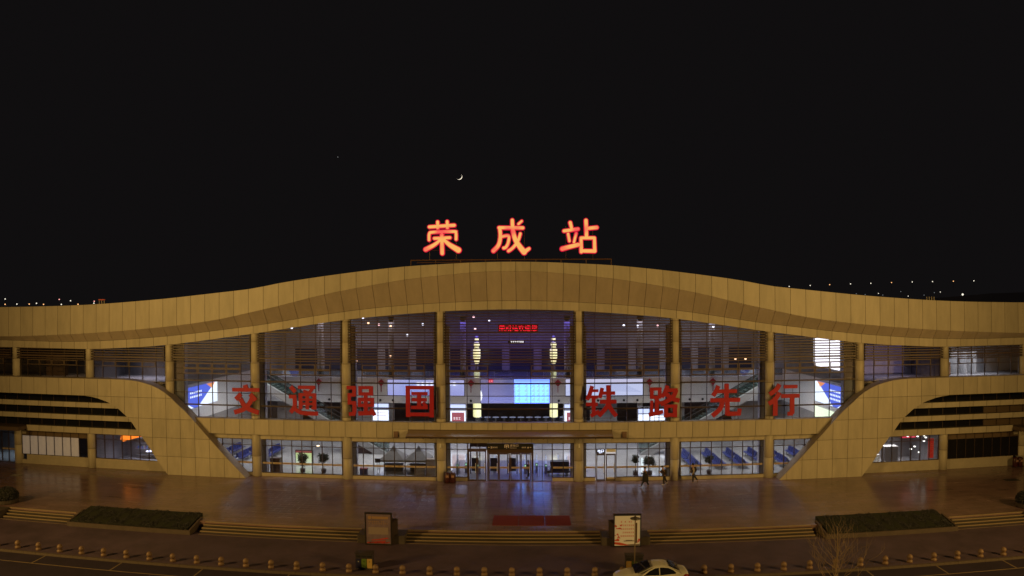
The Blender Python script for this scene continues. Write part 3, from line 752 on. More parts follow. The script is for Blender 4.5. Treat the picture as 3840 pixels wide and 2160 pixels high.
CH = {
 '交': ((88, 405, 125, 475), (-26.38, -23.64, 6.10, 8.93), [([(88, 187), (405, 185)], 42), ([(238, 128), (250, 172)], 55), ([(190, 235), (128, 300)], 50), ([(298, 235), (362, 308)], 52), ([(318, 280), (285, 350), (225, 412), (108, 455)], 52), ([(180, 290), (225, 368), (280, 412), (395, 452)], 52)]),
 '通': ((740, 1083, 138, 485), (-20.70, -17.88, 6.15, 8.93), [([(762, 150), (818, 215)], 48), ([(850, 158), (1055, 156)], 38), ([(1035, 150), (985, 218)], 36), ([(912, 198), (990, 228)], 32), ([(858, 243), (1065, 243)], 34), ([(878, 230), (878, 415)], 44), ([(1043, 230), (1043, 415)], 44), ([(880, 302), (1045, 302)], 24), ([(880, 352), (1045, 352)], 28), ([(958, 240), (958, 415)], 40), ([(1043, 398), (1005, 402)], 26), ([(740, 270), (828, 268)], 42), ([(806, 260), (808, 380), (757, 455)], 48), ([(798, 400), (850, 440), (920, 460), (1083, 463)], 46)]),
 '强': ((1410, 1750, 148, 492), (-15.11, -12.33, 6.13, 8.96), [([(1412, 167), (1520, 167)], 40), ([(1500, 150), (1500, 262)], 44), ([(1422, 248), (1520, 248)], 38), ([(1442, 240), (1442, 345)], 40), ([(1422, 338), (1520, 338)], 40), ([(1500, 325), (1500, 440), (1482, 475)], 46), ([(1435, 468), (1492, 462)], 42), ([(1550, 165), (1720, 165)], 34), ([(1550, 235), (1720, 235)], 36), ([(1568, 150), (1568, 252)], 38), ([(1695, 150), (1695, 252)], 48), ([(1545, 300), (1728, 300)], 40), ([(1545, 365), (1728, 365)], 36), ([(1560, 282), (1560, 380)], 36), ([(1708, 282), (1708, 380)], 40), ([(1632, 245), (1632, 455)], 46), ([(1545, 458), (1732, 446)], 48), ([(1692, 400), (1735, 478)], 40)]),
 '国': ((2088, 2415, 148, 505), (-9.54, -6.93, 6.13, 9.02), [([(2090, 167), (2415, 167)], 40), ([(2114, 150), (2116, 503)], 50), ([(2390, 150), (2390, 505)], 50), ([(2116, 472), (2390, 472)], 42), ([(2155, 235), (2343, 235)], 36), ([(2160, 305), (2335, 305)], 38), ([(2150, 393), (2345, 393)], 38), ([(2245, 235), (2245, 400)], 48), ([(2288, 335), (2335, 385)], 36)]),
 '铁': ((105, 470, 140, 495), (6.95, 9.85, 6.13, 9.07), [([(180, 148), (152, 235), (122, 300)], 44), ([(165, 200), (252, 200)], 30), ([(150, 268), (245, 272)], 32), ([(108, 350), (245, 350)], 38), ([(197, 265), (197, 450)], 42), ([(165, 480), (262, 425)], 40), ([(297, 170), (268, 280)], 42), ([(285, 228), (445, 228)], 38), ([(268, 322), (460, 322)], 42), ([(365, 140), (365, 330), (330, 402), (255, 480)], 48), ([(362, 335), (400, 410), (458, 482)], 48)]),
 '路': ((812, 1165, 128, 493), (12.72, 15.59, 6.05, 9.01), [([(828, 170), (960, 170)], 35), ([(828, 262), (960, 262)], 36), ([(848, 155), (848, 280)], 42), ([(938, 155), (938, 280)], 42), ([(905, 262), (905, 452)], 44), ([(905, 325), (962, 325)], 35), ([(848, 300), (846, 458)], 34), ([(815, 462), (978, 428)], 44), ([(1028, 132), (995, 215), (962, 262)], 45), ([(1015, 185), (1142, 185)], 42), ([(1128, 180), (1080, 270), (948, 345)], 50), ([(1005, 222), (1080, 280), (1162, 305)], 50), ([(1005, 365), (1140, 365)], 36), ([(1005, 465), (1135, 465)], 42), ([(1010, 350), (1010, 490)], 46), ([(1112, 350), (1112, 492)], 48)]),
 '先': ((1508, 1855, 118, 480), (18.45, 21.39, 5.98, 9.07), [([(1598, 140), (1575, 192), (1538, 248)], 46), ([(1575, 200), (1805, 200)], 40), ([(1690, 118), (1688, 300)], 48), ([(1510, 295), (1842, 295)], 44), ([(1645, 295), (1622, 385), (1532, 465)], 50), ([(1700, 300), (1700, 462)], 50), ([(1700, 445), (1838, 445)], 46), ([(1838, 392), (1826, 462)], 44)]),
 '行': ((2150, 2503, 115, 470), (23.94, 27.01, 5.98, 8.97), [([(2278, 122), (2240, 180), (2168, 230)], 48), ([(2278, 212), (2232, 285), (2160, 335)], 50), ([(2232, 262), (2232, 468)], 52), ([(2325, 150), (2478, 150)], 36), ([(2298, 253), (2503, 253)], 42), ([(2420, 255), (2420, 452)], 50), ([(2370, 450), (2430, 450)], 42)]),
}
descr = {'交': 'leftmost red character 交 (crossed legs) above the beam', '通': 'second red character 通 with a sweeping base stroke', '强': 'third red character 强 overlapping the edge of a column', '国': 'fourth red character 国, a closed box, left of the centre', '铁': 'fifth red character 铁, first one right of the centre', '路': 'sixth red character 路, half in front of a column', '先': 'seventh red character 先 before the right escalator', '行': 'rightmost red character 行 with a gap between its halves'}
for ch, (pb, wb, sts) in CH.items():
    px0, px1, py0, py1 = pb; X0, X1, Z0, Z1 = wb
    kx = (X1 - X0) / (px1 - px0); kz = (Z1 - Z0) / (py1 - py0)
    T = empty('red_character', descr[ch], 'letter', ((X0 + X1) / 2, -.85, 5.6), group='red slogan characters on the facade')
    ox, oz = (X0 + X1) / 2, 5.6
    mb = MB(); ed = MB()
    for i, (pts, w_) in enumerate(sts):
        P = [(X0 + (x - px0) * kx - ox, Z1 - (y - py0) * kz - oz) for x, y in pts]
        P = smooth_line(P, 4) if len(P) > 2 and ch not in '国' else P
        stroke(mb, P, w_ * (kx + kz) / 2, -.10 - .0015 * i, -.05)
        stroke(ed, P, w_ * (kx + kz) / 2, -.049, .05)
    mb.obj('letter_face', SIGNR, T); ed.obj('letter_return', SIGNE, T)
    fr = MB()
    wd = (X1 - X0) * .3
    for dx in (-wd, wd):
        fr.box(dx - .015, dx + .015, .06, .09, 0.02, Z1 - oz - .4)
        fr.box(dx - .015, dx + .015, .09, .45, .9, .93)
    fr.box(-wd, wd, .05, .08, .42, .45)
    fr.obj('support_frame', SLAT, T)

# rooftop sign 荣成站
NEON = {
 '荣': [([(375, 262), (650, 247)], 32, 32), ([(466, 208), (468, 275)], 30, 30), ([(572, 205), (575, 275)], 30, 30), ([(372, 405), (376, 335), (420, 320), (640, 315), (668, 330), (670, 400)], 28, 28), ([(430, 388), (602, 382)], 30, 30), ([(513, 345), (518, 552)], 34, 38), ([(500, 402), (435, 455), (335, 508)], 26, 42), ([(530, 400), (600, 460), (695, 518)], 28, 58)],
 '成': [([(1140, 278), (1400, 282)], 32, 32), ([(1147, 278), (1155, 370), (1135, 465), (1078, 530)], 34, 38), ([(1160, 378), (1242, 368), (1240, 440), (1215, 490), (1190, 500)], 26, 30), ([(1285, 198), (1292, 310), (1318, 410), (1365, 485), (1412, 545)], 34, 56), ([(1412, 545), (1466, 508)], 44, 30), ([(1372, 345), (1345, 425), (1292, 495), (1242, 532)], 28, 30), ([(1388, 208), (1352, 240)], 22, 24)],
 '站': [([(1916, 228), (1930, 285)], 34, 30), ([(1848, 318), (2000, 298)], 32, 30), ([(1892, 350), (1905, 428)], 26, 26), ([(1980, 345), (1955, 440)], 24, 24), ([(1826, 512), (1900, 492), (2000, 468)], 42, 38), ([(2088, 205), (2092, 385)], 36, 34), ([(2092, 292), (2205, 282)], 32, 34), ([(2032, 395), (2175, 395)], 30, 30), ([(2178, 395), (2180, 538)], 30, 34), ([(2032, 395), (2034, 545)], 30, 34), ([(2034, 535), (2180, 538)], 34, 36)],
}
def neon_face():
    mt = bpy.data.materials.new('neon_face'); mt.use_nodes = True; nt = mt.node_tree; b = nt.nodes['Principled BSDF']
    tc = nt.nodes.new('ShaderNodeTexCoord'); n = nt.nodes.new('ShaderNodeTexNoise'); n.inputs['Scale'].default_value = .55; n.inputs['Detail'].default_value = 1
    nt.links.new(tc.outputs['Object'], n.inputs['Vector'])
    r = nt.nodes.new('ShaderNodeValToRGB'); r.color_ramp.elements[0].position = .33; r.color_ramp.elements[0].color = (1.0, .12, .10, 1)
    r.color_ramp.elements[1].position = .50; r.color_ramp.elements[1].color = (1.0, .50, .13, 1)
    nt.links.new(n.outputs['Fac'], r.inputs[0]); nt.links.new(r.outputs[0], b.inputs['Emission Color'])
    b.inputs['Emission Strength'].default_value = .92; b.inputs['Base Color'].default_value = (.05, .01, .01, 1)
    return mt
NF = neon_face(); NR = emat('neon_edge', (0.80, 0.006, 0.05), .85)
KX, KZ = .00849, .00854
offs = {'荣': ('glowing left character 荣 of the roof sign', 522), '成': ('glowing middle character 成 of the roof sign', 1268), '站': ('glowing right character 站 of the roof sign', 2015)}
def e2w(x, y): return (-7.94 + (x - 312) * KX, 24.37 - (y - 185) * KZ)
for ch, sts in NEON.items():
    lb, cxp = offs[ch]
    X, _ = e2w(cxp, 0)
    T = empty('roof_sign_character', lb, 'letter', (X, 0, 20.62), group='roof sign characters')
    fa = MB(); ed = MB()
    for i, (pts, wa, wb_) in enumerate(sts):
        P = [(e2w(*p)[0] - X, e2w(*p)[1] - 20.62) for p in pts]
        P = smooth_line(P, 6)
        stroke(fa, P, wa * .0086 * .98, -.16 - .0016 * i, -.13, True, wb_ * .0086 * 1.0)
        stroke(ed, P, wa * .0086 * 1.0 + .16, -.125 - .0004 * i, .05, True, wb_ * .0086 + .16)
    fa.obj('glowing_face', NF, T); ed.obj('red_glowing_edge', NR, T)
    fr = MB()
    for dx in (-1.25, 1.25): fr.cyl((dx, .12, -.05), (dx, .12, 3.1), .025, n=6)
    for dz in (.9, 2.7): fr.cyl((-1.25, .12, dz), (1.25, .12, dz), .02, n=6)
    fr.obj('support_frame', SLAT, T)
SF = mat('rust_brown_rail', (0.12, 0.055, 0.035), 0.6)
rs = empty('sign_rail', 'long brown steel rail frame along the roof top under the roof sign', 'rail', (0, 0, 20.0))
MB().cyl((-9.2, 0, .62), (9.5, 0, .62), .05, n=8).cyl((-9.2, .5, .62), (9.5, .5, .62), .04, n=8).obj('top_rail', SF, rs)
MB().cyl((-8.5, -.5, .36), (-3.3, -.5, .36), .035, n=8).obj('lower_rail', SF, rs)
for k in range(9):
    x = -9.15 + k * 2.325
    MB().cyl((x, 0, -.9), (x, 0, .62), .04, n=8).obj('post', SF, rs)

# ------------------------------------------------------------------ screens, lights and furniture of the hall
def screen(name, label, cat, x0, x1, z0, z1, y, ecolor, strength, group=None, frame=BLACK, parts=None, d=.12):
    T = empty(name, label, cat, ((x0 + x1) / 2, y, z0), group=group)
    w_ = (x1 - x0) / 2; h = z1 - z0
    MB().box(-w_ - .05, w_ + .05, 0, d, -.05, h + .05).obj('casing', frame, T)
    e = MB().box(-w_, w_, -.02, -.002, 0, h).obj('screen', emat(name + str(round(x0, 1)), ecolor, strength), T)
    return T, w_, h
def rampscreen(name, c0, c1, s, axis=2, noise=.0, scale=1.0):
    mt = bpy.data.materials.new(name); mt.use_nodes = True; nt = mt.node_tree; b = nt.nodes['Principled BSDF']
    tc = nt.nodes.new('ShaderNodeTexCoord'); sp = nt.nodes.new('ShaderNodeSeparateXYZ'); nt.links.new(tc.outputs['Generated'], sp.inputs[0])
    r = nt.nodes.new('ShaderNodeValToRGB'); r.color_ramp.elements[0].color = (*c0, 1); r.color_ramp.elements[1].color = (*c1, 1)
    if noise:
        mp = nt.nodes.new('ShaderNodeMapping'); mp.inputs['Scale'].default_value = (scale, 1, scale * 6); nt.links.new(tc.outputs['Generated'], mp.inputs[0])
        n = nt.nodes.new('ShaderNodeTexNoise'); n.inputs['Scale'].default_value = 2; nt.links.new(mp.outputs[0], n.inputs['Vector'])
        mm = nt.nodes.new('ShaderNodeMath'); mm.operation = 'MULTIPLY_ADD'; mm.inputs[1].default_value = noise; nt.links.new(n.outputs['Fac'], mm.inputs[0]); nt.links.new(sp.outputs[axis], mm.inputs[2]); nt.links.new(mm.outputs[0], r.inputs[0])
    else: nt.links.new(sp.outputs[axis], r.inputs[0])
    nt.links.new(r.outputs[0], b.inputs['Emission Color']); b.inputs['Emission Strength'].default_value = s
    return mt
Yw = 19.95
T, w_, h = screen('blue_screen', 'wide pale blue screen on the white wall left of centre', 'screen', -15.67, -6.2, 5.34, 7.28, Yw, (0.25, 0.32, 1), 1)
T.children[1].data.materials[0] = rampscreen('blue_sky_screen', (0.16, 0.20, 0.75), (0.42, 0.5, 1.0), 1.0, 2, .4, 2)
bars(1, -1.2, 3.8, 1.15, 1.75, -.025, .7, 9).obj('screen_lettering', emat('white_glow', (1, 1, 1), 2.5), T)
T, w_, h = screen('departure_screen', 'large screen in the hall centre, blue on the left and a timetable on the right', 'screen', -4.18, 4.21, 4.44, 7.36, Yw, (0.10, 0.13, 0.62), 1)
T.children[1].data.materials[0] = rampscreen('led_blue', (0.05, 0.055, 0.50), (0.06, 0.08, 0.33), 1.0, 2, .3, 1)
MB().box(-.09, w_ - .02, -.03, -.021, .02, h).obj('timetable', emat('led_cyan', (0.11, 0.21, 1.0), 6.0), T)
tb = MB()
for r_ in range(13):
    z = h - .5 - r_ * .185
    for (a, b) in ((.05, .5), (.62, 1.4), (1.52, 2.3), (2.4, 2.9), (3.0, 3.5), (3.6, 4.05)):
        tb.box(a, b - .12 * ((r_ * 7 + int(a * 10)) % 3), -.036, -.031, z - .055, z + .05)
tb.obj('timetable_rows', emat('led_mint', (0.14, 0.42, 0.55), 5.0), T)
MB().box(.0, 4.15, -.036, -.031, h - .28, h - .05).obj('timetable_header', emat('led_light', (0.09, 0.16, 1.0), 5.0), T)
wv = MB()
for k in range(6): wv.prism([(-4.1, .12 + k * .12), (-2.6, .16 + k * .10), (-.2, .10 + k * .12), (-.2, .125 + k * .12), (-2.6, .20 + k * .10), (-4.1, .135 + k * .12)], -.026, -.021)
wv.obj('wave_picture', emat('led_wave', (0.35, 0.4, 0.95), 1.2), T)
wv = MB(); wv.prism([(-4.19, .2), (-4.08, .5), (-3.98, .9), (-4.08, 1.35), (-4.19, 1.6)], -.027, -.0215); wv.obj('white_curve', MATS['white_glow'], T)
T, w_, h = screen('white_screen', 'wide bright white screen on the wall right of centre', 'screen', 6.17, 15.64, 5.27, 7.36, Yw, (0.72, 0.75, 1.0), 1.25)
wv = MB()
for k in range(7): wv.prism([(-4.6 + k * .2, .5 + .12 * k), (0, .65 + .13 * k), (4.4 - k * .3, .52 + .14 * k), (4.4 - k * .3, .56 + .14 * k), (0, .69 + .13 * k), (-4.6 + k * .2, .53 + .12 * k)], -.026, -.021)
wv.obj('pale_picture', emat('pale_lilac', (0.5, 0.55, 0.9), 1.0), T)
ck = empty('red_clock', 'small glowing red digital clock above the blue screen half', 'clock', (-2.94, Yw - .1, 6.99))
MB().box(-.28, .28, 0, .06, 0, .37).obj('casing', emat('red_led_field', (0.9, 0.02, 0.06), 1.0), ck)
text_obj('digits', '21:48', emat('pink_led', (1, .45, .5), 2.5), -.22, .22, .10, .27, -.005, ck)
ld = empty('red_text_board', 'red scrolling light board high behind the central louvres', 'sign', (.43, 18.9, 13.2))
MB().box(-2.4, 2.4, 0, .15, 0, .86).obj('casing', mat('dark_red_board', (0.03, 0.0, 0.0), 0.5, emit=.10, ecol=(1, 0, 0.03)), ld)
text_obj('lettering', '荣成站欢迎您', emat('red_led', (1.0, 0.015, 0.04), 3.2), -2.28, 2.28, .08, .78, -.01, ld)
wb2 = empty('white_text_board', 'small white glowing text board below the red light board', 'sign', (.2, 19.2, 11.72))
MB().box(-1.0, 1.0, 0, .12, 0, .42).obj('casing', BLACK, wb2)
bars(1, -.92, .92, .04, .38, -.004, .9, 8).obj('lettering', MATS['white_glow'], wb2)
# light boxes standing in the hall
LBOX = [(-16.0, 17.5, 1.9, 2.05, 'light box advert behind the left slogan characters, white with a red line'), (-6.75, 17.5, 1.9, 2.0, 'light box advert with a red panel left of the main screen'), (6.85, 17.5, 1.9, 2.0, 'light box advert with a red panel right of the main screen'), (16.5, 16.5, 1.4, 2.0, 'pale light box advert right of the white screen'), (18.1, 15.5, 1.7, 1.7, 'bright white light box advert below the character for road')]
for i, (x, y, w_, hh, lb) in enumerate(LBOX):
    if i == 3: x = 15.2
    if i == 4: x = 16.6
    T = empty('light_box', lb, 'light box', (x, y, 0), group='advert light boxes in the hall')
    zt = 4.75 if i < 3 else 4.4
    MB().box(-w_ / 2 - .12, w_ / 2 + .12, -.1, .25, 0, zt).obj('casing', mat('chrome_casing', (0.5, 0.5, 0.55), 0.3, metal=.7), T)
    MB().box(-w_ / 2, w_ / 2, -.13, -.101, 1.2, zt - .85).obj('lit_picture', emat('advert_white', (0.85, 0.9, 1.0), 2.4), T)
    MB().box(-w_ / 2, w_ / 2, -.13, -.101, zt - .72, zt - .1).obj('lit_header', emat('advert_blue', (0.62, 0.68, 1.0), 2.0), T)
    if i in (1, 2):
        MB().box(-w_ * .36, w_ * .42, -.14, -.131, 1.4, zt - 1.05).obj('red_panel', emat('advert_red', (0.75, 0.16, 0.2), .8), T)
        bars(3, -w_ * .28, w_ * .36, 1.7, zt - 1.5, -.142, .6, 4).obj('panel_print', emat('advert_print', (1, .8, .8), 1.8), T)
    if i == 0:
        MB().box(-w_ * .4, w_ * .35, -.14, -.131, 3.25, 3.3).box(-w_ * .4, w_ * .35, -.14, -.131, 3.55, 3.6).obj('red_line', MATS.get('advert_red') or emat('advert_red', (0.75, 0.16, 0.2), .8), T)
# side wall adverts, the one above and below
def sidequad(name, s, y0, y1, z0, z1, m, parent, off=0.0):
    x = s * (33.15 - off)
    return MB().add([(x, y0, z0), (x, y1, z0), (x, y1, z1), (x, y0, z1), (x - s * .04, y0, z0), (x - s * .04, y1, z0), (x - s * .04, y1, z1), (x - s * .04, y0, z1)],
             [(0, 1, 2, 3), (7, 6, 5, 4), (0, 4, 5, 1), (1, 5, 6, 2), (2, 6, 7, 3), (3, 7, 4, 0)]).obj(name, m, parent)
def tri(name, s, pts, m, parent, off):
    x = s * (33.15 - off)
    n = len(pts)
    return MB().add([(x, y, z) for y, z in pts] + [(x - s * .01, y, z) for y, z in pts], [tuple(range(n)), tuple(range(2 * n - 1, n - 1, -1))] + [(i, (i + 1) % n, (i + 1) % n + n, i + n) for i in range(n)]).obj(name, m, parent)
for s, lb in ((-1, 'slanting blue and white lit advert on the left side wall of the hall'), (1, 'blue and white lit advert on the right side wall of the hall')):
    T = empty('side_advert', lb, 'light box', (0, 0, 0), group='side wall adverts')
    sidequad('lit_panel', s, 3.1, 9.8, 5.75, 7.95, emat('advert_side_blue', (0.12, 0.18, 0.85), 1.35), T)
    tri('white_shape', s, [(5.2, 5.75), (9.8, 5.75), (9.8, 7.95), (9.2, 7.95)], emat('advert_side_white', (0.85, 0.92, 1.0), 2.0), T, .05)
    tri('orange_shape', s, [(7.2, 7.95), (9.2, 7.95), (8.5, 7.35)], emat('advert_side_orange', (1.0, 0.35, 0.12), 1.4), T, .05)
    tri('white_shape', s, [(3.1, 5.75), (4.2, 5.75), (3.1, 6.2)], MATS['advert_side_white'], T, .05)
    mb = MB()
    for r_ in range(3 if s > 0 else 2):
        for k in range(7):
            y = 3.5 + k * .38; z = 7.25 - r_ * .42
            x = s * (33.15 - .06)
            mb.add([(x, y, z), (x, y + .24, z), (x, y + .24, z + .2), (x, y, z + .2)], [(0, 1, 2, 3)])
    mb.obj('advert_print', MATS['advert_side_white'], T)
    # stair balustrade sloping in front of the side wall
T = empty('upper_light_panel', 'bright white lit panel high on the right side wall', 'light box', (0, 0, 0))
sidequad('lit_panel', 1, 3.8, 10.2, 9.6, 12.6, emat('upper_white', (0.9, 0.93, 1.0), 3.0), T)
T = empty('plant_picture', 'bright green leaf picture low on the right side wall', 'picture', (0, 0, 0))
sidequad('lit_panel', 1, 4.6, 9.8, 3.6, 5.2, rampscreen('green_leaves', (0.02, 0.25, 0.02), (0.8, 1.0, 0.55), 1.4, 2, 1.6, 6), T)
# knots hanging on the parapet
kn_me = None
rows_ = [(-24.4, 'red knot ornament above the second red character'), (-16.45, 'red knot ornament left of the pale blue screen'), (-5.35, 'red knot ornament left of the main screen'), (5.22, 'red knot ornament right of the main screen'), (16.4, 'red knot ornament right of the white screen'), (24.26, 'red knot ornament above the seventh red character')]
KNM = mat('red_knot_cloth', (0.42, 0.02, 0.04), 0.6)
proto = None
for x, lb in rows_:
    if proto is None:
        T = empty('knot_ornament', lb, 'ornament', (x, 19.8, 7.4), group='red knot ornaments on the white wall')
        MB().prism([(-.44, -.48), (0, -.92), (.44, -.48), (0, -.04)], -.06, .06).obj('knot', KNM, T)
        mb = MB()
        for k in range(5): mb.box(-.06 + k * .025, -.045 + k * .025, -.02, .02, -1.65 + .03 * (k % 2), -.9)
        mb.obj('tassel', KNM, T)
        MB().box(-.01, .01, -.01, .01, -.04, .12).obj('cord', KNM, T)
        proto = T
    else: copy_tree(proto, None, (x, 19.8, 7.4), None, lb)
spk = [(-23.08, 'round black wall speaker below the far left of the white wall'), (-16.59, 'round black wall speaker under the knot left of the blue screen'), (-15.01, 'round black wall speaker at the left end of the blue screen'), (-5.38, 'round black wall speaker left of the main screen'), (5.32, 'round black wall speaker right of the main screen'), (8.53, 'first round black speaker under the white screen from the left'), (10.1, 'second round black speaker under the white screen'), (13.26, 'third round black speaker under the white screen'), (14.91, 'fourth round black speaker under the white screen'), (21.37, 'round black wall speaker left of the seventh red character'), (22.98, 'round black wall speaker near the right escalator')]
me = MB().cyl((0, .02, 0), (0, -.12, 0), .13, .15, 16).mesh('wall_speaker', BLACK)
for x, lb in spk: tag(link_mesh('wall_speaker', me, None, (x, 19.96, 4.75)), lb, 'speaker', 'round speakers on the white wall')
# yellow lantern columns
LYEL = rampscreen('crystal_lantern', (0.30, 0.24, 0.02), (1.0, 0.95, 0.45), 1.9, 0, .9, 4)
for s, lb in ((-1, 'tall yellow glowing crystal column left of the main screen'), (1, 'tall yellow glowing crystal column right of the main screen')):
    T = empty('lantern_column', lb, 'column light', (s * 4.75, 21.4, 0), group='yellow crystal columns')
    MB().lathe([(.22, 0), (.22, 12.6)], (0, 0, 0), 12).obj('core', GREYM, T, True)
    for z0, z1, r_ in ((2.5, 4.38, .50), (7.4, 8.3, .36), (9.2, 9.7, .33), (9.75, 11.1, .45), (11.2, 11.8, .36), (11.95, 12.4, .25)):
        MB().lathe([(r_ * .7, 0), (r_, .08), (r_, z1 - z0 - .08), (r_ * .7, z1 - z0)], (0, 0, z0), 16).obj('crystal_drum', LYEL, T, True)
# reflected glints of the glass, imitated by small glowing bodies inside the hall
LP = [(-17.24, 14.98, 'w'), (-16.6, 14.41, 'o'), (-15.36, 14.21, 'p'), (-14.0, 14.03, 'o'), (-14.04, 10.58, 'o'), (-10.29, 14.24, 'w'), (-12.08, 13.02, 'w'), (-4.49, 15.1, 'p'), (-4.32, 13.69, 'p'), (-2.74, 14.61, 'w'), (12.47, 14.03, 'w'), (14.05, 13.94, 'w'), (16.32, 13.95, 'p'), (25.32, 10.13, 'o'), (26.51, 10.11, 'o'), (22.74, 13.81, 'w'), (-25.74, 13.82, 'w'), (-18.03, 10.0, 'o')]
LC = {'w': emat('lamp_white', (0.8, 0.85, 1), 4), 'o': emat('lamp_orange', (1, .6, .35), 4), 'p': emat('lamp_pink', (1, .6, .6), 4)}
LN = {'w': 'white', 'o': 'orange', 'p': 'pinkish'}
glint_me = {k: MB().lathe([(.02, .14), (.10, .10), (.14, 0), (.10, -.08), (.02, -.10)], (0, 0, 0), 10).mesh('lamp_bulb', v_) for k, v_ in LC.items()}
cordm = MB().box(-.008, .008, -.008, .008, .12, 1.2).mesh('lamp_cord', BLACK)
glint_labels = ['white lamp highest behind the louvres of the left middle bay', 'orange lamp at the left end of the left middle bay', 'pink lamp in a cluster above the third red character', 'orange lamp beside the pink one above the third red character', 'lone orange lamp low above the third red character', 'white lamp behind the louvres above the fourth red character',
 'small white lamp midway between the third and fourth red characters', 'pink lamp near the top of the central bay', 'lower pink lamp left of the red text board', 'tiny white lamp just left of the red text board', 'leftmost white lamp in the bay right of the centre', 'middle white lamp in the bay right of the centre', 'pinkish lamp at the column right of the centre bay',
 'left one of two orange lamps in the far right louvred bay', 'right one of two orange lamps in the far right louvred bay', 'single white lamp high above the seventh red character', 'single white lamp high above the second red character', 'low orange lamp left of the third red character']
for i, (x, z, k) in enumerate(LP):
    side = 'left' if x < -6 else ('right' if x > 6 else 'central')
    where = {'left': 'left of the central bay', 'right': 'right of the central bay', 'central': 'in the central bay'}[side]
    T = empty('hanging_lamp', glint_labels[i], 'lamp', (x, 14, z), group='small lamps behind the louvres')
    link_mesh('bulb', glint_me[k], T, (0, 0, 0)); link_mesh('cord', cordm, T, (0, 0, 0))
# escalators
def escalator(s, lb):
    T = empty('escalator', lb, 'escalator', (s * 20.5, 11.5, 0), group='escalators')
    xa, za, xb, zb = -7.6, 8.0, 6.6, 0.2     # local: high end outside, low end toward the centre
    q = lambda x: s * -x
    def slab(name, m, y0, y1, d0, d1):
        P = [(xa, za + d0), (xb, zb + d0), (xb, zb + d1), (xa, za + d1)]
        P = [(-s * x, z) if s < 0 else (-x, z) for x, z in P]
        P = [((x if s < 0 else x), z) for x, z in P]
        return MB().prism(P, y0, y1).obj(name, m, T)
    slab('truss', mat('escalator_cladding', (0.33, 0.33, 0.34), 0.4, metal=.3), -.8, .8, -.9, -.05)
    slab('glass_balustrade', glassmat('balustrade', (0.62, 0.70, 0.68), 0.12), -.74, -.72, .1, .95)
    slab('glass_balustrade', MATS['balustrade'], .72, .74, .1, .95)
    slab('handrail', BLACK, -.78, -.68, .95, 1.03); slab('handrail', BLACK, .68, .78, .95, 1.03)
    sm = MB()
    n = 34
    for k in range(n):
        x = xa + (xb - xa) * k / n; z = za + (zb - za) * k / n; x2 = xa + (xb - xa) * (k + 1) / n
        X = (-s * x, -s * x2) if s < 0 else (-x, -x2)
        sm.box(min(X), max(X), -.6, .6, z - .26, z)
    sm.obj('steps', mat('escalator_step', (0.12, 0.13, 0.13), 0.5), T)
    tr = slab('light_strip', emat('escalator_light', (0.9, 0.9, 0.8), .6), -.80, -.76, .02, .07)
    return T
escalator(-1, 'steel escalator rising to the left behind the left glass bays')
escalator(1, 'steel escalator rising to the right behind the right glass bays')
# ticket gates deep in the hall
pg = None
for k in range(11):
    x = -5.2 + k * 1.15
    lb = f'grey ticket gate under the main screen, {ordn(k + 1)} from the left in its row'
    if pg is None:
        pg = empty('ticket_gate', lb, 'ticket gate', (x, 31, 0), group='ticket gates at the back of the hall')
        MB().box(-.14, .14, -.7, .7, 0, 1.0).obj('cabinet', GREYM, pg); MB().box(-.42, -.16, -.75, -.70, .95, 1.1).box(-.16, .42, -.75, -.70, .95, 1.1).obj('gate_display', emat('gate_white', (0.6, 0.65, 0.9), .5), pg)
        MB().box(-.5, -.15, -.02, .02, .3, .9).obj('gate_flap', MATS['rail_glass'], pg)
    else: copy_tree(pg, None, (x, 31, 0), None, lb)
# waiting benches
BLUE = mat('blue_seat', (0.030, 0.045, 0.20), 0.4, var=.02)
bp = empty('waiting_bench', 'row of four blue seats', 'bench', (18.2, 5.0, 0.015), 0, 'blue waiting benches in the hall')
stm = MB().box(-.22, .24, -.25, .25, .42, .47).mesh('seat', BLUE); bkm = MB().add([(.22, -.25, .45), (.22, .25, .45), (.36, .25, .95), (.36, -.25, .95), (.26, -.25, .44), (.26, .25, .44), (.40, .25, .94), (.40, -.25, .94)], [(0, 1, 2, 3), (7, 6, 5, 4), (0, 4, 5, 1), (1, 5, 6, 2), (2, 6, 7, 3), (3, 7, 4, 0)]).mesh('backrest', BLUE)
for k in range(5):
    link_mesh('seat', stm, bp, (0, -1.16 + k * .58, 0)); link_mesh('backrest', bkm, bp, (0, -1.16 + k * .58, 0))
MB().box(-.03, .03, -1.45, 1.45, .34, .41).obj('beam', GREYM, bp)
for y in (-1.1, 1.1): MB().box(-.25, .25, y - .03, y + .03, 0, .03).box(-.03, .03, y - .03, y + .03, .03, .34).obj('leg', GREYM, bp)
spots = []
nm = ['first', 'second', 'third', 'fourth', 'fifth', 'sixth']
for i, x in enumerate((18.3, 20.8, 23.1, 25.5, 27.6, 30.1)):
    for j, y in enumerate((4.9, 8.1)):
        for r_ in (0, 1): spots.append((x + (.42 if r_ else -.42), y, math.pi * r_, f"right hall blue bench, {nm[i]} double row from the left, {'near' if j == 0 else 'far'} end, facing {'right' if r_ else 'left'}"))
for i, x in enumerate((-22.8, -26.3, -28.7, -31.0)):
    for j, y in enumerate((6.4, 9.6)):
        if i == 0 : continue
        for r_ in (0, 1): spots.append((x + (.42 if r_ else -.42), y, math.pi * r_, f"left hall blue bench, {nm[i - 1]} double row from the right, {'near' if j == 0 else 'far'} end, facing {'right' if r_ else 'left'}"))
for i, (x, y, rz_, lb) in enumerate(spots):
    # backs meet in the middle of a double row
    if i == 0: bp.location = (x, y, .015); bp['label'] = lb; bp.rotation_euler[2] = rz_
    else: copy_tree(bp, None, (x, y, .015), rz_, lb)
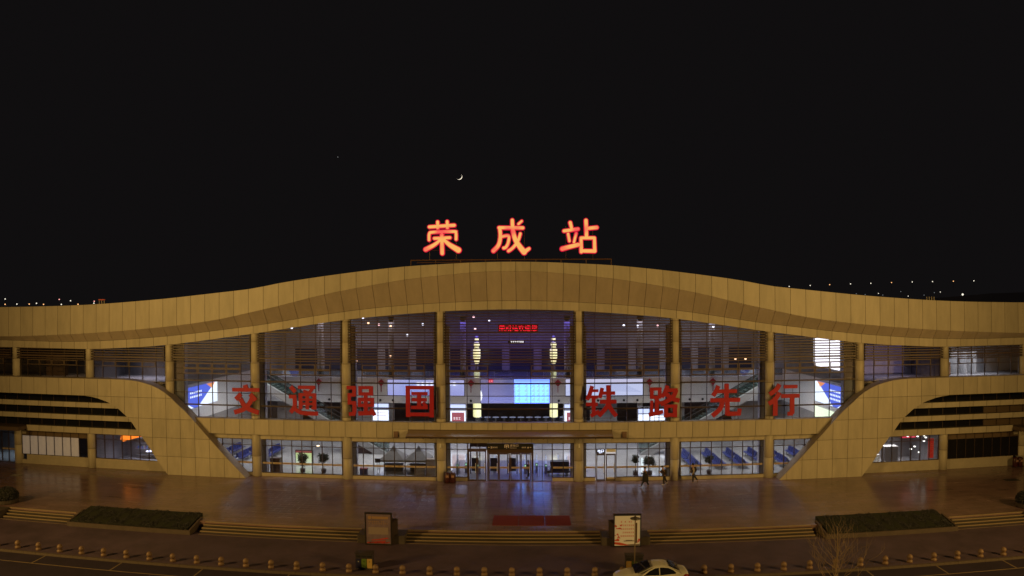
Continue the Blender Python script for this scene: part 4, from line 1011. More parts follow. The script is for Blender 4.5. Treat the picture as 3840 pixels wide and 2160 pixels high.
# potted plants
def plant(x, y, h, r_, lb, seed, pot=True, grp='potted plants in the hall'):
    rnd = random.Random(seed)
    T = empty('potted_plant', lb, 'plant', (x, y, .015), group=grp)
    MB().lathe([(.16, 0), (.24, .05), (.26, .40), (.23, .40), (.20, .34)], (0, 0, 0), 16).obj('pot', mat('dark_pot', (0.05, 0.03, 0.03), 0.4), T, True)
    MB().cyl((0, 0, .3), (0.03, 0, h - r_ * .6), .04, .02, 8).obj('stem', mat('bark', (0.12, 0.08, 0.05), 0.8), T)
    mb = MB()
    blobs = [(rnd.uniform(-.45, .45) * r_, rnd.uniform(-.3, .3) * r_, rnd.uniform(-.55, .5) * r_, rnd.uniform(.35, .62) * r_) for _ in range(9)]
    for k in range(760):
        bx_, by_, bz_, br_ = blobs[k % 9]
        a = rnd.uniform(0, 2 * math.pi); u = rnd.uniform(-1, 1); q = rnd.uniform(.2, 1.15)
        s_ = math.sqrt(1 - u * u)
        c = Vector((bx_ + math.cos(a) * s_ * br_ * q, by_ + math.sin(a) * s_ * br_ * q, h - r_ + bz_ + u * br_ * q))
        d = Vector((rnd.uniform(-1, 1), rnd.uniform(-1, 1), rnd.uniform(-.6, .8))).normalized(); e = d.orthogonal().normalized(); L_ = rnd.uniform(.08, .16)
        mb.add([c - d * L_, c + e * L_ * .35, c + d * L_, c - e * L_ * .35], [(0, 1, 2, 3)])
    o = mb.obj('foliage', LEAF2, T)
    return T
plant(-20.46, 1.9, 2.0, .66, 'spreading potted plant behind the glass, left of its round neighbour', 3)
plant(-18.31, 1.9, 2.05, .6, 'round headed potted plant behind the left glass bay', 4)
plant(11.98, 1.9, 1.95, .38, 'narrow potted plant behind the glass beside the walking people', 5)
plant(13.36, 1.9, 2.0, .70, 'wide bushy potted plant behind the glass next to the narrow one', 6)
plant(19.13, 1.8, 1.95, .45, 'potted plant among the blue benches behind the right glass', 7)
plant(28.5, 2.0, 1.9, .45, 'potted plant beside the sloping band in the far right hall', 8)
# kiosk, stand, tables, canopy tents, gates by the entrance
T = empty('cabinet', 'dark brown cabinet behind the glass beside the left column', 'cabinet', (-23.1, 1.6, 0.015))
MB().box(-.5, .5, -.3, .3, 0, 1.45).obj('body', mat('dark_wood', (0.09, 0.05, 0.045), 0.5), T); MB().box(-.47, -.01, -.32, -.301, .05, 1.4).box(.01, .47, -.32, -.301, .05, 1.4).obj('door', MATS['dark_wood'], T)
T = empty('display_stand', 'black screen on a thin post behind the left glass', 'stand', (-12.9, 1.9, .015))
MB().box(-.25, .25, -.03, .03, 1.15, 1.55).obj('screen', BLACK, T); MB().cyl((0, 0, .03), (0, 0, 1.15), .025, n=8).obj('post', GREYM, T); MB().cyl((0, 0, 0), (0, 0, .03), .25, n=16).obj('base', GREYM, T)
T = empty('luggage_trolley', 'low dark crate with red trim beside the left glass column', 'crate', (-14.2, 1.6, .015))
MB().box(-.35, .35, -.25, .25, 0, .65).obj('box', mat('dark_crate', (0.06, 0.05, 0.09), 0.5), T); MB().box(-.36, .36, -.26, .26, .58, .66).obj('rim', mat('red_trim', (0.25, 0.03, 0.03), 0.5), T)
for x, lb in ((-8.75, 'beige counter desk behind the glass left of the entrance'), (-7.6, 'taller beige desk beside the column left of the entrance')):
    T = empty('counter_desk', lb, 'desk', (x, 2.0, .015), group='counter desks')
    hh = .75 if x < -8 else 1.6
    MB().box(-.5, .5, -.3, .3, 0, hh - .05).obj('body', mat('beige_laminate', (0.30, 0.24, 0.19), 0.5), T); MB().box(-.54, .54, -.34, .34, hh - .05, hh).obj('top', MATS['beige_laminate'], T)
TENT = mat('grey_tent_fabric', (0.20, 0.19, 0.19), 0.7)
for x, lb in ((-11.6, 'grey peaked canopy tent inside the hall, left of the pair'), (-9.1, 'grey peaked canopy tent inside the hall, right of the pair')):
    T = empty('canopy_tent', lb, 'tent', (x, 3.4, .015), group='peaked canopy tents in the hall')
    mb = MB(); r_ = 1.22
    cor = [(-r_, -r_), (r_, -r_), (r_, r_), (-r_, r_)]
    mb.add([(a, b, 1.35) for a, b in cor] + [(a * .30, b * .30, 2.05) for a, b in cor] + [(0, 0, 2.6)], [(0, 1, 5, 4), (1, 2, 6, 5), (2, 3, 7, 6), (3, 0, 4, 7), (4, 5, 8), (5, 6, 8), (6, 7, 8), (7, 4, 8)])
    mb.add([(a * 1.0, b * 1.0, 1.35) for a, b in cor] + [(a, b, 1.15) for a, b in cor], [(0, 1, 5, 4), (1, 2, 6, 5), (2, 3, 7, 6), (3, 0, 4, 7)])
    mb.obj('canopy', TENT, T)
    for a, b in cor: MB().box(a * .97 - .025, a * .97 + .025, b * .97 - .025, b * .97 + .025, 0, 1.35).obj('leg', GREYM, T)
    MB().box(-.9, .9, -.35, .35, .68, .74).obj('table_top', mat('dark_table', (0.07, 0.06, 0.06), .5), T)
    MB().box(-.85, .85, -.30, .30, .02, .68).obj('table_cloth', mat('dark_cloth', (0.05, 0.05, 0.06), .8), T)
T = empty('vending_machine', 'dark vending machine pair deep in the hall behind the round plant', 'vending machine', (-17.3, 11.5, .015))
MB().box(-1.6, .0, -.4, .4, 0, 1.9).box(.1, 1.6, -.4, .4, 0, 1.8).obj('cabinet', mat('dark_red_cabinet', (0.06, 0.03, 0.035), .4), T)
for k in range(3): MB().box(-1.45, -.2, -.43, -.401, .4 + k * .5, .65 + k * .5).obj('shelf_window', DARKGL, T)
T = empty('picture_stand', 'bright yellow and white picture stand with a red top behind the left plants', 'stand', (-21.4, 5.2, .015))  # lit upright panel imitating an advert's reflection in the polished floor
MB().box(-.95, .95, -.05, .05, 0.05, 1.5).obj('panel', BLACK, T)
MB().box(-.9, .9, -.07, -.051, 1.22, 1.42).obj('red_header', emat('picture_red', (0.5, 0.12, 0.10), .8), T)
MB().box(-.9, .9, -.07, -.051, .15, 1.2).obj('picture', rampscreen('picture_mix', (0.9, 0.9, 0.85), (0.55, 0.75, 0.2), 1.0, 2, .8, 3), T)
T = empty('white_bollard_light', 'narrow white light column between the two right plants', 'light', (12.75, 2.6, .015))
MB().box(-.12, .12, -.12, .12, 0, .1).obj('foot', GREYM, T); MB().box(-.09, .09, -.09, .09, .1, 1.5).obj('light_tube', emat('tube_white', (.9, 1, .95), 1.6), T)
T = empty('ceiling_pendant', 'single warm lamp glowing through the second left window bay', 'lamp', (-19.2, 3.0, 2.45))
MB().lathe([(.02, -.06), (.14, -.03), (.15, .02), (.04, .06)], (0, 0, 0), 12).obj('bulb', emat('warm_bulb', (1, .75, .45), 6), T); MB().box(-.008, .008, -.008, .008, .06, 2.0).obj('cord', BLACK, T)
for k, x in enumerate((-5.2, -4.4, -3.2, -1.6, 1.4, 2.5, 3.4, 4.6, 5.4)):
    lb = f'{ordn(k + 1)} security turnstile from the left, just inside the entrance doors'
    if k == 0:
        tp = empty('turnstile', lb, 'turnstile', (x, 3.2, .015), group='turnstiles behind the entrance')
        MB().box(-.12, .12, -.6, .6, 0, 1.0).obj('cabinet', GREYM, tp); MB().box(-.02, .02, -.45, .45, 1.0, 1.7).obj('glass_wing', MATS['rail_glass'], tp)
        MB().box(-.06, .06, -.62, -.605, .75, .9).obj('display', emat('turnstile_light', (0.5, 1, 0.6), 1.5), tp)
        MB().cyl((0, -.5, 1.0), (0, -.5, 1.5), .03, n=8).box(-.07, .07, -.56, -.5, 1.45, 1.75).obj('scanner', emat('scanner_glow', (0.75, 0.8, 1), .8), tp)
    else: copy_tree(tp, None, (x, 3.2 + .5 * (k % 2), .015), None, lb)
T = empty('baggage_scanner', 'dark baggage scanner tunnel behind the entrance glass on the right', 'scanner', (4.7, 2.2, .015))
MB().box(-.9, .9, -.4, .4, .5, 1.4).obj('tunnel', BLACK, T); MB().box(-1.2, 1.2, -.35, .35, .3, .5).obj('belt', mat('dark_belt', (0.04, 0.04, 0.04), .6), T)
for x in (-1.05, 1.05): MB().box(x - .05, x + .05, -.3, .3, 0, .3).obj('leg', GREYM, T)
T = empty('queue_barrier', 'row of chrome crowd barriers behind the open right doorway', 'barrier', (3.0, 1.4, .015))
for k in range(12):
    MB().cyl((-.9 + k * .16, .2 * (k % 2), 0), (-.9 + k * .16, .2 * (k % 2), 1.05), .02, n=6).obj('bar', GREYM, T)
MB().box(-.92, .9, -.02, .02, 1.05, 1.09).obj('top_bar', GREYM, T)
# shops of the wings
T = empty('orange_sign', 'orange glowing shop sign inside the left wing window', 'sign', (-38.8, 1.6, 2.55))
MB().prism([(-1.3, .1), (-1.2, .55), (-.6, .72), (.9, .62), (1.1, .5), (.2, .25), (-1.0, -.1)], -.05, .05).obj('glowing_face', emat('orange_glow', (1.0, 0.22, 0.02), 2.2), T)
T = empty('ring_lamp', 'oval white lamp inside the left wing shop', 'lamp', (-37.2, 2.2, 1.45))
MB().lathe([(.05, .05), (.32, .03), (.34, 0), (.32, -.03), (.05, -.05)], (0, 0, 0), 20).obj('glowing_disc', emat('cool_lamp', (.75, .75, 1), 4), T); MB().box(-.01, .01, -.01, .01, .05, 1.6).obj('cord', BLACK, T)
T = empty('shop_shelf', 'shelf of bottles inside the left wing shop', 'shelf', (-38.6, 4.6, .02))
for k in range(4): MB().box(-1.6, 1.6, -.2, .2, .5 + k * .6, .53 + k * .6).obj('shelf_board', GREYM, T)
for k in range(18): MB().box(-1.5 + k * .17, -1.4 + k * .17, -.1, .05, 1.13, 1.33 + .1 * (k % 3)).obj('bottle', mat('bottle' + str(k % 3), [(.3, .2, .4), (.1, .2, .5), (.5, .5, .5)][k % 3], .3), T)
T = empty('red_poster', 'tall red poster inside the right wing shop window', 'poster', (41.4, .5, 1.05))
MB().box(-.3, .3, 0, .04, 0, 1.95).obj('sheet', mat('red_sheet', (0.5, 0.03, 0.02), 0.5, emit=.25, ecol=(1, .05, .03)), T); bars(6, -.24, .24, .4, 1.5, -.003, .4, 3).obj('poster_print', mat('poster_pink', (.7, .3, .25), .6), T)
T = empty('pink_sign', 'pink lit shop sign hanging in the right wing shop', 'sign', (39.6, 1.5, 2.85))
MB().box(-.9, .7, 0, .06, 0.1, .6).obj('glowing_face', emat('pink_glow', (1.0, 0.05, 0.10), 1.0), T)
T = empty('spot_lamps', 'cluster of bright spot lamps in the right wing shop', 'lamp', (40.2, 1.3, 2.4))
for k, (dx, dz) in enumerate([(-.9, .75), (-.3, .8), (.2, .7), (.9, .75), (1.1, .55), (-.1, -.3), (-.5, -.55), (.4, -.9), (.9, .2)]):
    MB().lathe([(.02, -.06), (.10, -.03), (.11, .03), (.03, .06)], (dx, 0, dz), 10).obj('spot', emat('warm_spot', (1, .95, .8), 5), T)
for x, lb, c in ((36.2, 'white display counter in the right wing shop', (.5, .5, .48)), (38.2, 'dark display rack in the right wing shop', (.08, .07, .07))):
    T = empty('display_counter', lb, 'counter', (x, 2.8, .02))
    MB().box(-.7, .7, -.4, .4, 0, 1.9 if x > 37 else 1.1).obj('body', mat('counter' + str(x), c, .5), T); MB().box(-.72, .72, -.42, .42, 1.9 if x > 37 else 1.1, 1.95 if x > 37 else 1.15).obj('top', WHITEM, T)
for x, c, lb in ((-49.0, (0.2, 0.14, 0.09), 'brown wooden cupboards in the dark left upper room'), (44.0, (0.35, 0.2, 0.1), 'orange brown cupboards in the lit right upper office')):
    T = empty('cupboard', lb, 'cupboard', (x, 3.5, 8.9))
    for k in range(3): MB().box(-1.2 + k * .8 + .01, -.4 + k * .8 - .01, -.3, .3, 0, 1.3 if x > 0 else 2.2).obj('cupboard_door', mat('wood' + str(x), c, .5), T)
T = empty('wall_poster', 'dim purple poster with people in the right upper room', 'poster', (38.2, 5.9, 9.0))
MB().box(-3.4, 3.2, 0, .05, 0, 3.0).obj('sheet', rampscreen('purple_poster', (0.02, 0.02, 0.06), (0.10, 0.07, 0.16), .5, 2, 1.5, 6), T)
T = empty('office_partition', 'white office partitions in the right upper room', 'partition', (46.5, 4.5, 8.9))
for k in range(4): MB().box(-1.5 + k * 1.1, -1.4 + k * 1.1, -1, 1, 0, 2.3).obj('partition_panel', WHITEM, T)

# ------------------------------------------------------------------ things on the square
# display boxes (triangular)
def poster_box(xc, label, mirror):
    T = empty('display_board', label, 'display board', (xc, -16.0, -.6), group='triangular display boards by the steps')
    w_ = .97; h = 2.36
    fr = MB().box(-w_, -w_ + .07, -.06, .06, 0, h).box(w_ - .07, w_, -.06, .06, 0, h).box(-w_ + .07, w_ - .07, -.06, .06, 0, .09).box(-w_ + .07, w_ - .07, -.06, .06, h - .1, h)
    fr.obj('frame', mat('black_steel', (0.03, 0.025, 0.025), 0.4, metal=.3), T)
    s = -1 if mirror else 1
    MB().add([(s * (w_ - .3), .08, 0.02), (s * (w_ + .0), .08, .02), (s * (w_ + .28), .75, .02), (s * (w_ - .3), .75, .02), (s * (w_ - .3), .08, h - .75), (s * (w_ + .0), .08, h - .75), (s * (w_ + .28), .75, h - .62), (s * (w_ - .3), .75, h - .62)],
             [(0, 3, 2, 1), (4, 5, 6, 7), (0, 1, 5, 4), (1, 2, 6, 5), (2, 3, 7, 6), (3, 0, 4, 7)]).obj('rear_panel', mat('dark_board', (0.035, 0.022, 0.02), 0.6), T)
    MB().box(-w_, w_, .061, .16, .05, h).obj('back_panel', MATS['dark_board'], T)
    return T, w_, h
T, w_, h = poster_box(-8.82, 'display board with a dim purple and red poster left of the central steps', False)
MB().box(-.9, .9, -.03, .03, .09, h - .1).obj('poster', mat('dim_poster', (0.17, 0.12, 0.17), .6, noise=.3, nscale=1.5), T)
MB().cyl((-.62, -.032, h - .36), (-.62, -.042, h - .36), .13, n=20).obj('emblem', mat('tan_print', (0.32, 0.19, 0.11), .6), T)
MB().box(-.46, .72, -.042, -.032, h - .45, h - .27).obj('title_bar', MATS['tan_print'], T)
bars(2, -.72, .7, h - .86, h - .58, -.033, .7, 11).obj('poster_print', MATS['tan_print'], T)
MB().box(-.72, .72, -.042, -.032, .78, 1.3).obj('pale_panel', mat('pale_brown_print', (0.26, 0.20, 0.20), .6), T)
mb = MB()
for k in range(9): mb.prism([(-.85 + .17 * k, .12), (-.6 + .17 * k, .12 + .03 * (k % 3)), (-.5 + .17 * k, .22 + .03 * k % .2), (-.8 + .17 * k, .2)], -.042, -.032)
mb.prism([(-.5, .32), (.2, .38), (.75, .5), (.6, .56), (0, .44), (-.5, .38)], -.043, -.033)
mb.obj('red_shapes', mat('poster_red', (0.42, 0.04, 0.03), .6), T)
T, w_, h = poster_box(8.72, 'display board with a bright cream poster and red writing right of the central steps', True)
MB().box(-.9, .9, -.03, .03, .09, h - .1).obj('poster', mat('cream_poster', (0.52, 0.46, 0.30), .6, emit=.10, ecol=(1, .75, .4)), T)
PR = mat('poster_red2', (0.55, 0.07, 0.03), .6)
mb = bars(5, -.50, .62, .66, 1.95, -.033, .45, 8)
mb.obj('poster_print', PR, T)
mb = MB()
mb.prism([(-.9, .36), (-.5, .32), (-.1, .2), (.2, .12), (-.4, .12), (-.9, .2)], -.043, -.033)
mb.prism([(-.9, .5), (-.65, .62), (-.55, .5), (-.6, .42), (-.9, .45)], -.044, -.033)
rr_ = random.Random(5)
for (cx, cz, q) in ((-.75, .85, .18), (-.6, .72, .14), (-.7, 1.4, .16), (-.55, 1.3, .12), (-.82, 1.55, .1), (.82, .55, .12), (.8, .38, .1), (-.45, 1.55, .1)):
    for k in range(5):
        a, b = cx + rr_.uniform(-q, q) * .6, cz + rr_.uniform(-q, q) * .6
        a = max(-.86, min(.86, a))
        mb.prism([(a + .045 * math.cos(t), b + .04 * math.sin(t)) for t in (0, 1.2, 2.5, 3.8, 5.1)], -.0435 - .0003 * k, -.033)
mb.obj('red_blossoms', PR, T)
mb = MB(); mb.prism([(-.2, .12), (.0, .18), (.4, .2), (.88, .2), (.88, .1), (-.2, .1)], -.042, -.032); mb.box(-.25, .5, -.0425, -.0335, .40, .46).box(-.1, .35, -.0425, -.0335, .46, .5)
mb.obj('grey_skyline', mat('poster_grey', (0.2, 0.16, 0.16), .6), T)
for (x, y, w_, d_, c, lb) in ((-47.7, -4.8, .9, .5, (.3, .27, .24), 'pale metal drain cover in the paving at the far left'), (-4.3, -5.15, 1.1, .9, (.26, .21, .2), 'pale worn access cover in the paving left of the entrance glow'), (46.2, -5.3, 1.3, .7, (.03, .025, .025), 'dark iron cover in the paving at the far right')):
    T = empty('drain_cover', lb, 'cover', (x, y, 0)); MB().box(-w_ / 2, w_ / 2, -d_ / 2, d_ / 2, .001, .012).obj('plate', mat('cover' + str(round(x)), c, .5), T); MB().box(-w_ / 2 - .05, w_ / 2 + .05, -d_ / 2 - .05, d_ / 2 + .05, .0005, .006).obj('rim', mat('cover_rim', (.06, .05, .045), .6), T)
# red mats
RED = mat('dark_red_carpet', (0.17, 0.012, 0.016), 0.9, noise=.1, nscale=5, bump=.3, bscale=60)
for x0, x1, lb in ((-.92, 1.0, 'dark red carpet mat, left one of three before the steps'), (1.06, 2.98, 'dark red carpet mat, middle one of three before the steps'), (3.04, 4.96, 'dark red carpet mat, right one of three before the steps')):
    o = MB().box(-(x1 - x0) / 2, (x1 - x0) / 2, -1.2, 1.2, 0, .02).obj('red_mat', RED, None, loc=((x0 + x1) / 2, -11.8, .001)); tag(o, lb, 'mat', 'red mats on the square')
# planters with sloping hedges
def planter(s, lb):
    T = empty('planter_bed', lb, 'planter', (s * 28.5, -14.9, -.6), group='hedge planters between the steps')
    W2 = 4.95
    MB().box(-W2 - .3, W2 + .3, -1.0, -.88, 0, .34).obj('front_rim', mat('planter_stone', (0.085, 0.062, 0.055), .6, noise=.2), T)
    for q in (-1, 1):
        MB().add([(q * (W2 + .15), -.879, 0), (q * (W2 + .3), -.879, 0), (q * (W2 + .3), 1.1, 0), (q * (W2 + .15), 1.1, 0), (q * (W2 + .15), -.879, .36), (q * (W2 + .3), -.879, .36), (q * (W2 + .3), 1.1, .75), (q * (W2 + .15), 1.1, .75)],
                 [(0, 3, 2, 1), (4, 5, 6, 7), (0, 1, 5, 4), (1, 2, 6, 5), (2, 3, 7, 6), (3, 0, 4, 7)]).obj('side_rim', MATS['planter_stone'], T)
    MB().add([(-W2, -.87, .1), (W2, -.87, .1), (W2, 1.75, .1), (-W2, 1.75, .1), (-W2, -.87, .42), (W2, -.87, .42), (W2, 1.75, .86), (-W2, 1.75, .86)],
             [(0, 3, 2, 1), (4, 5, 6, 7), (0, 1, 5, 4), (1, 2, 6, 5), (2, 3, 7, 6), (3, 0, 4, 7)]).obj('hedge_core', mat('hedge_dark', (0.015, 0.018, 0.008), .9), T)
    mb = MB(); rnd = random.Random(11)
    for k in range(19000):
        x = rnd.uniform(-W2, W2); y = rnd.uniform(-.87, 1.75); z = .42 + (y + .87) / 2.62 * .44 + rnd.uniform(-.06, .04) + .05 * math.sin(x * 2.3 + 1) * math.sin(y * 3) + .03 * math.sin(x * 7.1)
        if rnd.random() < .12: y = -.87 + rnd.uniform(-.04, .03); z = rnd.uniform(.2, .45)
        c = Vector((x, y, z)); d = Vector((rnd.uniform(-1, 1), rnd.uniform(-1, 1), rnd.uniform(-.3, 1))).normalized(); e = d.orthogonal().normalized(); L_ = rnd.uniform(.03, .055)
        mb.add([c - d * L_, c + e * L_ * .45, c + d * L_, c - e * L_ * .45], [(0, 1, 2, 3)])
    o = mb.obj('hedge_leaves', LEAF, T); o['kind'] = 'stuff'
planter(-1, 'long clipped dark green hedge bed left of the steps'); planter(1, 'long clipped dark green hedge bed right of the steps')
# round shrubs at the picture edges
def shrub(x, lb, seed):
    T = empty('clipped_shrub', lb, 'shrub', (x, -13.2, 0.0), group='dark shrubs at the ends of the steps')
    MB().lathe([(.75, 0), (.95, .05), (.95, .35), (.85, .35), (.8, .28)], (0, 0, 0), 24).obj('planter_tub', mat('dark_tub', (0.06, 0.045, 0.04), .6), T)
    mb = MB(); rnd = random.Random(seed)
    for k in range(3500):
        a = rnd.uniform(0, 6.283); u = rnd.uniform(-.3, 1); s_ = math.sqrt(max(0, 1 - u * u)); q = rnd.uniform(.8, 1.05)
        c = Vector((math.cos(a) * s_ * .95 * q, math.sin(a) * s_ * .95 * q, .55 + u * .75 * q))
        d = Vector((rnd.uniform(-1, 1), rnd.uniform(-1, 1), rnd.uniform(-.3, 1))).normalized(); e = d.orthogonal().normalized(); L_ = rnd.uniform(.04, .08)
        mb.add([c - d * L_, c + e * L_ * .45, c + d * L_, c - e * L_ * .45], [(0, 1, 2, 3)])
    mb.obj('foliage', LEAF, T)
    MB().lathe([(.5, .2), (.82, .4), (.8, .8), (.5, 1.15), (.1, 1.22)], (0, 0, 0), 16).obj('foliage_core', MATS['hedge_dark'], T, True)
shrub(-41.6, 'dark clipped shrub in a tub at the left end of the steps', 1); shrub(41.8, 'dark clipped shrub in a tub at the right end of the steps', 2)
# bollards: stone balls on a base
BALL = mat('orange_stone_ball', (0.21, 0.13, 0.085), 0.5, noise=.15, nscale=4, var=.04)
ballm = MB().lathe([(.01, .175)] + [(.01, .181)] + [(.19 * math.cos(a), .37 + .19 * math.sin(a)) for a in [R(q) for q in range(-80, 90, 16)]] + [(.01, .56)], (0, 0, 0), 20).mesh('ball', BALL, True)
basem = MB().lathe([(.20, 0), (.20, .13), (.16, .17), (.13, .20)], (0, 0, 0), 20).mesh('base', BALL, True)
BX = [-33.9 + 1.734 * n for n in range(-4, 46)]
proto = None
vis = 0
for i, x in enumerate(BX):
    if 7.2 < x < 11.6 and False: continue
    if x < -37: where = 'beyond the left edge'
    lb = f'stone ball bollard along the kerb, {ordn(i + 1)} of the row counted from the left'
    if proto is None:
        proto = empty('bollard', lb, 'bollard', (x, -21.15, -.6), group='stone ball bollards along the kerb')
        link_mesh('ball', ballm, proto); link_mesh('base', basem, proto)
    else: copy_tree(proto, None, (x, -21.15, -.6), random.uniform(0, 6), lb)
# recycling bins
def rbin(x, lb, cols):
    T = empty('recycling_bin', lb, 'bin', (x, -20.6, -.6), group='recycling bins on the pavement')
    MB().box(-.56, .56, -.02, .42, 0, 1.06).obj('housing', mat('dark_bin_steel', (0.04, 0.033, 0.04), .5), T)
    MB().box(-.60, .60, -.08, .46, 1.06, 1.10).obj('lid', MATS['dark_bin_steel'], T)
    for k, c in enumerate(cols):
        x0 = -.54 + k * .365
        MB().box(x0 + .01, x0 + .345, -.05, -.021, .08, .70).obj('bin_door', mat('bin_paint' + str(c), c, .5), T)
        MB().box(x0 + .05, x0 + .30, -.045, -.021, .80, .92).obj('opening', BLACK, T)
        MB().cyl((x0 + .18, -.051, .52), (x0 + .18, -.056, .52), .045, n=10).obj('symbol', mat('bin_symbol' + str(k), (0.3, 0.3, 0.3) if k == 0 else (c[0] * .5, c[1] * .5, c[2] * .5), .6), T)
rbin(-8.76, 'blue, green and yellow recycling bin on the pavement left of centre', [(0.015, 0.015, 0.06), (0.10, 0.17, 0.03), (0.48, 0.33, 0.11)])
rbin(8.55, 'yellow, green and dark recycling bin partly behind the white car', [(0.36, 0.22, 0.07), (0.05, 0.08, 0.02), (0.03, 0.03, 0.04)])
def twin(x, lb):
    T = empty('twin_litter_bin', lb, 'bin', (x, -.75, 0), group='red twin litter bins by the building')
    for s in (-1, 1):
        MB().lathe([(.22, 0), (.27, .1), (.27, .8), (.22, .95), (.05, 1.0)], (s * .26, 0, 0), 20).obj('drum', mat('dark_red_drum', (0.05, 0.008, 0.010), .4), T, True)
        MB().box(s * .26 - .13, s * .26 + .13, -.30, -.275, .55, .75).obj('plate', mat('bin_plate', (0.35, 0.2, 0.17), .5), T)
    MB().box(-.5, .5, -.2, .2, 0, .06).obj('base', BLACK, T)
    MB().box(-.14, .14, -.12, .12, 1.0, 1.12).obj('ashtray', GREYM, T)
twin(-5.5, 'dark red twin litter bin beside the column left of the entrance'); twin(50.3, 'dark red twin litter bin beside the far right column')
# surveillance cameras on columns
for s, lb in ((-1, 'small white surveillance camera on the column left of the entrance'), (1, 'small white surveillance camera on the column right of the entrance')):
    T = empty('surveillance_camera', lb, 'camera', (s * 6.4, -.42, 3.35), group='surveillance cameras on columns')
    MB().box(-.05, .05, -.08, .02, .05, .22).obj('bracket', WHITEM, T); MB().cyl((0, -.1, -.12), (0, -.1, .06), .075, n=12).obj('housing', WHITEM, T); MB().lathe([(.01, -.05), (.05, -.03), (.06, 0)], (0, -.1, -.12), 12).obj('lens', BLACK, T)
# thin lamp post on the pavement
T = empty('street_lamp', 'thin pavement lamp post with a flat round head before the cream display board', 'street lamp', (8.5, -21.0, -.6))
MB().cyl((0, 0, 0), (0, 0, 3.55), .045, .035, 10).obj('pole', mat('grey_brown_pole', (0.20, 0.15, 0.12), .5), T, True)
MB().box(.03, .13, -.02, .02, 2.05, 3.35).obj('banner_arm', mat('dark_brown_arm', (0.10, 0.055, 0.035), .6), T)
MB().lathe([(.05, 3.52), (.30, 3.60), (.33, 3.64), (.12, 3.72), (.03, 3.80), (.01, 3.92)], (0, 0, 0), 20).obj('lamp_head', mat('dark_lamp_head', (0.06, 0.05, 0.045), .4), T, True)
MB().cyl((0, 0, 0), (0, 0, .12), .11, .08, 12).obj('foot', MATS['grey_brown_pole'], T)

# ------------------------------------------------------------------ bare tree in front of the camera
def tree(x, y, z0, H, label):
    T = empty('bare_tree', label, 'tree', (x, y, z0))
    rnd = random.Random(21)
    BK = mat('pale_bark', (0.24, 0.17, 0.12), .8, noise=.2)
    tr = MB(); br = MB()
    pts = [Vector((.03 * math.sin(k * .9), .02 * math.cos(k), H * k / 12)) for k in range(13)]
    for k in range(12): tr.cyl(pts[k], pts[k + 1], .095 * (1 - k / 13) + .008, .095 * (1 - (k + 1) / 13) + .008, 8)
    def limb(p, d, L_, r_, lev):
        n = 5
        q = p
        for k in range(n):
            d = (d + Vector((rnd.uniform(-.13, .13), rnd.uniform(-.13, .13), .16))).normalized()
            q2 = q + d * (L_ / n)
            br.cyl(q, q2, r_ * (1 - k / (n + .6)), r_ * (1 - (k + 1) / (n + .6)), 5)
            if lev < 2 and k >= 1 and rnd.random() < .75:
                a = rnd.uniform(0, 6.283); o = d.orthogonal().normalized(); o = (Matrix.Rotation(a, 3, d) @ o)
                limb(q2, (d * .8 + o * .7).normalized(), L_ * rnd.uniform(.35, .55), r_ * .5, lev + 1)
            q = q2
    for k in range(30):
        h = H * (.28 + .66 * k / 30)
        a = k * 2.4 + rnd.uniform(-.3, .3)
        L_ = (H - h) * .55 + .55
        d = Vector((math.cos(a), math.sin(a), .55)).normalized()
        limb(Vector((0, 0, h)), d, L_, .03 * (1 - k / 45), 0)
    tr.obj('trunk', BK, T); br.obj('branches', BK, T)
tree(18.45, -28.0, -.75, 5.2, 'leafless young tree with pale upright branches at the lower right')

